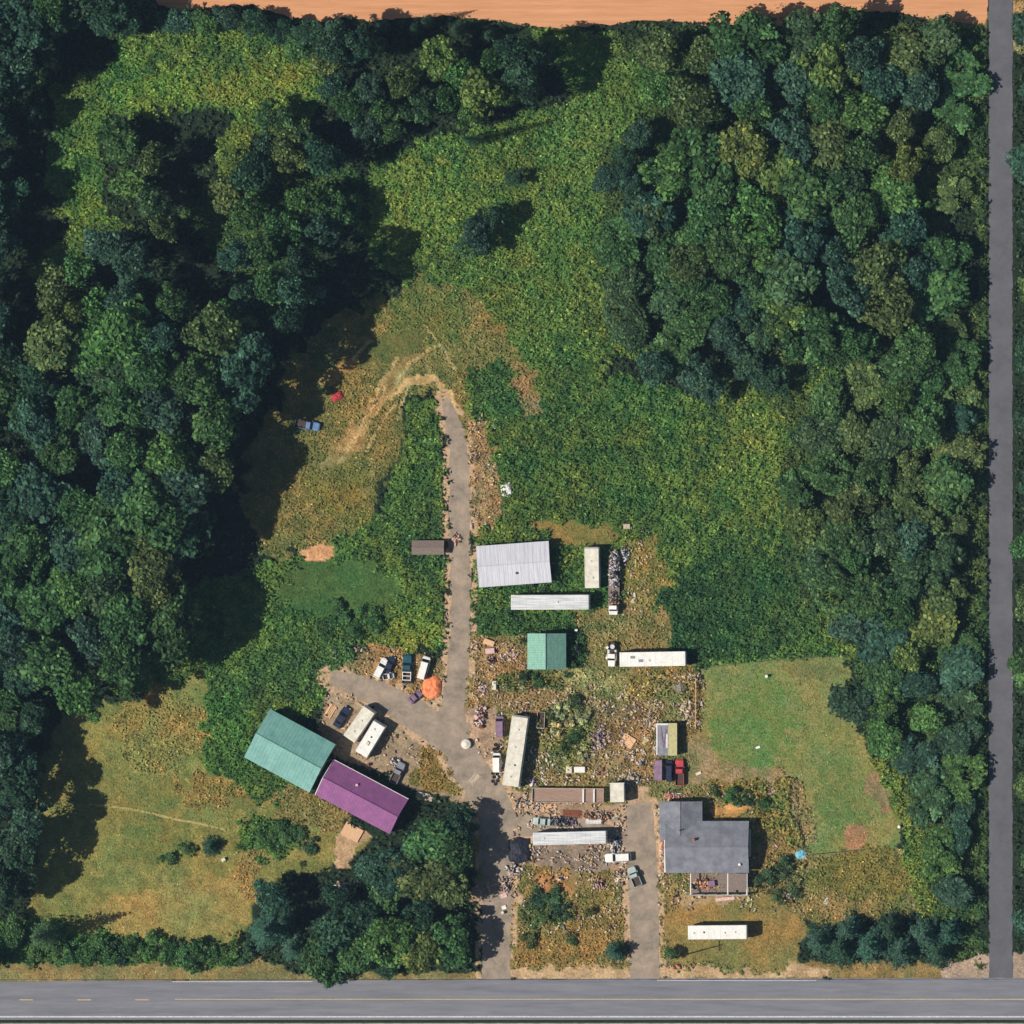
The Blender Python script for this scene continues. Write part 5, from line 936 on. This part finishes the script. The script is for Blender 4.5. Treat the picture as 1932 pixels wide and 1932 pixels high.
planks(895, 1480-10, 2.5, 8, 50, M['concrete'], 'grey boards on the drive below the tilted travel trailer'); planks(800, 1503, 3.5, 10, -12, M['concrete'], 'pale boards at the right corner of the purple barn')
for a in [('scrap_heap', 905, 1352, 12, 22, ('pink', 'rust', 'white'), 50, 'heap of pink and rusty scrap left of the mauve van'), ('scrap_heap', 1060, 1550, 30, 9, ('frame', 'steel', 'rubber', 'mauve'), 90, 'row of dark engine parts above the silver trailer'),
          ('scrap_heap', 1160, 1075, 10, 38, ('white', 'frame', 'concrete', 'mauve', 'silver'), 150, 'long scrap load on the old flatbed truck bed', 'scrap load', 1.0), ('scrap_heap', 1158, 1128, 9, 14, ('frame', 'concrete', 'pale', 'rust'), 44, 'dark scrap load behind the cab of the old flatbed truck', 'scrap load', 1.0),
          ('scrap_heap', 1178, 1045, 9, 16, ('silver', 'frame', 'white'), 40, 'grey metal heap right of the old flatbed truck'), ('scrap_heap', 1296, 1340, 14, 20, ('white', 'concrete', 'tan', 'yellow'), 60, 'whitish debris heap beside the rail fence'),
          ('scrap_heap', 645, 1672, 18, 10, ('concrete', 'mauve', 'white'), 36, 'pale debris heap in tree shade below the purple barn'), ('scrap_heap', 672, 1225, 22, 9, ('rust', 'concrete', 'frame'), 40, 'rusty heap at the left end of the car row'),
          ('scrap_heap', 1330, 1666, 22, 13, ('brick', 'tan', 'rust'), 70, 'orange red clutter on the open porch', 'clutter', 1.0), ('scrap_heap', 1310, 1672, 8, 10, ('pink', 'frame'), 24, 'pink and dark clutter at the left end of the porch', 'clutter', .8), ('scrap_heap', 1390, 1670, 12, 12, ('mauve', 'frame', 'pink'), 30, 'dark clutter at the right end of the porch', 'clutter', .6),
          ('scrap_heap', 1248, 1535, 5, 12, ('white', 'rust'), 24, 'white and rusty things at the upper left wall of the house'), ('scrap_heap', 1250, 1608, 5, 36, ('brick', 'tan', 'cream'), 60, 'orange and tan clutter along the left wall of the house', 'clutter', .5), ('scrap_heap', 1268, 1502, 16, 6, ('brick', 'pink', 'tan'), 36, 'reddish clutter between red truck and house', 'clutter', .5),
          ('scrap_heap', 1130, 1392, 22, 24, ('mauve', 'concrete', 'pink'), 60, 'mauve grey junk right of the flowering shrubs'), ('scrap_heap', 1190, 1485-12, 22, 14, ('concrete', 'pale', 'tan'), 46, 'pale rubble right of the short white box trailer'),
          ('scrap_heap', 1160, 1590, 12, 18, ('silver', 'white', 'frame'), 56, 'silvery junk at the right end of the silver trailer'), ('scrap_heap', 972, 1640, 20, 10, ('pale', 'pink', 'frame', 'white'), 56, 'mixed pale junk below the blue black shadow sheet'),
          ('scrap_heap', 955, 1668, 10, 16, ('pink', 'frame', 'concrete'), 36, 'pink and black junk left of the weedy island'), ('scrap_heap', 1128, 1668, 16, 12, ('pink', 'rust', 'concrete'), 30, 'pinkish junk at the right of the weedy island'), ('scrap_heap', 1130, 1540, 30, 8, ('tan', 'rust', 'concrete'), 50, 'tan clutter below the right half of the brown flatbed'),
          ('scrap_heap', 1003, 1475, 10, 9, ('pink', 'white', 'mauve'), 26, 'pale junk at the foot of the tilted travel trailer'), ('scrap_heap', 745, 1438-2, 10, 8, ('mauve', 'frame', 'white'), 20, 'small dark and white junk below the camper pair'), ('scrap_heap', 970, 1235, 20, 14, ('tan', 'concrete', 'pink'), 26, 'scattered tan boards left of the green roofed shed', 'scrap heap', .3),
          ('scrap_heap', 927, 1246, 8, 8, ('rust', 'frame', 'concrete'), 26, 'rusty junk below the pinkish crate'), ('scrap_heap', 1087, 1225, 6, 30, ('frame', 'mauve', 'rubber'), 40, 'dark junk strip right of the green roofed shed'), ('scrap_heap', 910, 1300, 14, 10, ('mauve', 'pink', 'white'), 22, 'purple grey bits left of the white chest freezer', 'scrap heap', .3),
          ('scrap_heap', 862, 1018, 8, 12, ('rust', 'tan', 'pink'), 26, 'rust coloured branches and scrap on the gravel track', 'scrap heap', .3), ('scrap_heap', 925, 1670, 30, 14, ('pink', 'concrete', 'tan'), 40, 'pinkish rubble across the left driveway', 'rubble', .25), ('scrap_heap', 1010, 1525-5, 12, 8, ('cream', 'tan', 'rust'), 30, 'cream and rust bits left of the brown flatbed', 'scrap heap', .4),
          ('scrap_heap', 1280, 1850-26, 30, 3, ('brick', 'tan'), 14, 'reddish litter on the verge by the right driveway', 'litter', .1), ('scrap_heap', 1490, 1690, 14, 12, ('concrete', 'pink'), 16, 'pale bits in grey weeds right of the house', 'scrap heap', .2)]:
    a = list(a); heap(*a[:8], *(a[8:10] if len(a) > 8 else ()))
# fine litter of the yard: nobody could count it
def litter():
    V, F, C = [], [], []; zs = [((890, 1200, 1000, 1520), 330), ((1000, 1290, 1240, 1480), 560), ((950, 1510, 1230, 1660), 520), ((960, 1640, 1180, 1760), 150), ((1230, 1480, 1420, 1720), 170), ((600, 1220, 840, 1460), 170), ((1220, 1270, 1330, 1370), 160), ((885, 780, 940, 1000), 70), ((1400, 1480, 1520, 1720), 60), ((1150, 1000, 1230, 1170), 60)]
    pal = [lin(c) for c in ((206, 200, 190), (196, 168, 134), (140, 98, 74), (120, 120, 126), (60, 58, 62), (196, 170, 158), (184, 170, 124), (186, 160, 130))]
    for (x0, y0, x1, y1), n in zs:
        for _ in range(int(n*3.6)):
            qx, qy = random.uniform(x0, x1), random.uniform(y0, y1)
            ax, ay = np.array(qx), np.array(qy)
            if ribbon_mask(ax, ay, TRACK) or ribbon_mask(ax, ay, BRANCH) or ribbon_mask(ax, ay, DRIVE2) or float(N2.fbm(ax/18, ay/18, 2)) < .5: continue
            x, y = W(qx, qy); l, w, t = random.uniform(.06, .3)*random.choice([1, 1, 1, 2.0]), random.uniform(.05, .18)*random.choice([1, 1, 1.6]), random.uniform(.04, .16); a = random.uniform(0, 3.14); ca, sa = math.cos(a), math.sin(a); k = len(V)
            for z in (.05, .05+t):
                for u, v in ((-l, -w), (l, -w), (l, w), (-l, w)): V.append((x+u*ca-v*sa, y+u*sa+v*ca, z+.15))
            F += [(k+4, k+5, k+6, k+7), (k, k+1, k+5, k+4), (k+1, k+2, k+6, k+5), (k+2, k+3, k+7, k+6), (k+3, k, k+4, k+7)]; c = random.choice(pal); C += [c]*5
    o = np_mesh('yard_litter', np.array(V), np.array(F), M_leafy, np.array(C)); tag(o, 'small pale and rusty litter strewn over the yard', 'litter', kind='stuff')
litter()

# thin air between the aircraft and the ground
hm = MB(); hm.box(-3400, 3400, -3400, 3400, -1.2, CAMH+40)
mh = bpy.data.materials.new('haze'); mh.use_nodes = True; nt = mh.node_tree; nt.nodes.remove(nt.nodes['Principled BSDF'])
pv = nt.nodes.new('ShaderNodeVolumePrincipled'); pv.inputs['Color'].default_value = (.42, .68, 1, 1); pv.inputs['Density'].default_value = 1.4e-5; pv.inputs['Anisotropy'].default_value = 0
nt.links.new(pv.outputs[0], nt.nodes['Material Output'].inputs['Volume'])
tag(hm.build('haze', mh), 'thin bluish air over the whole place', 'haze', kind='stuff')
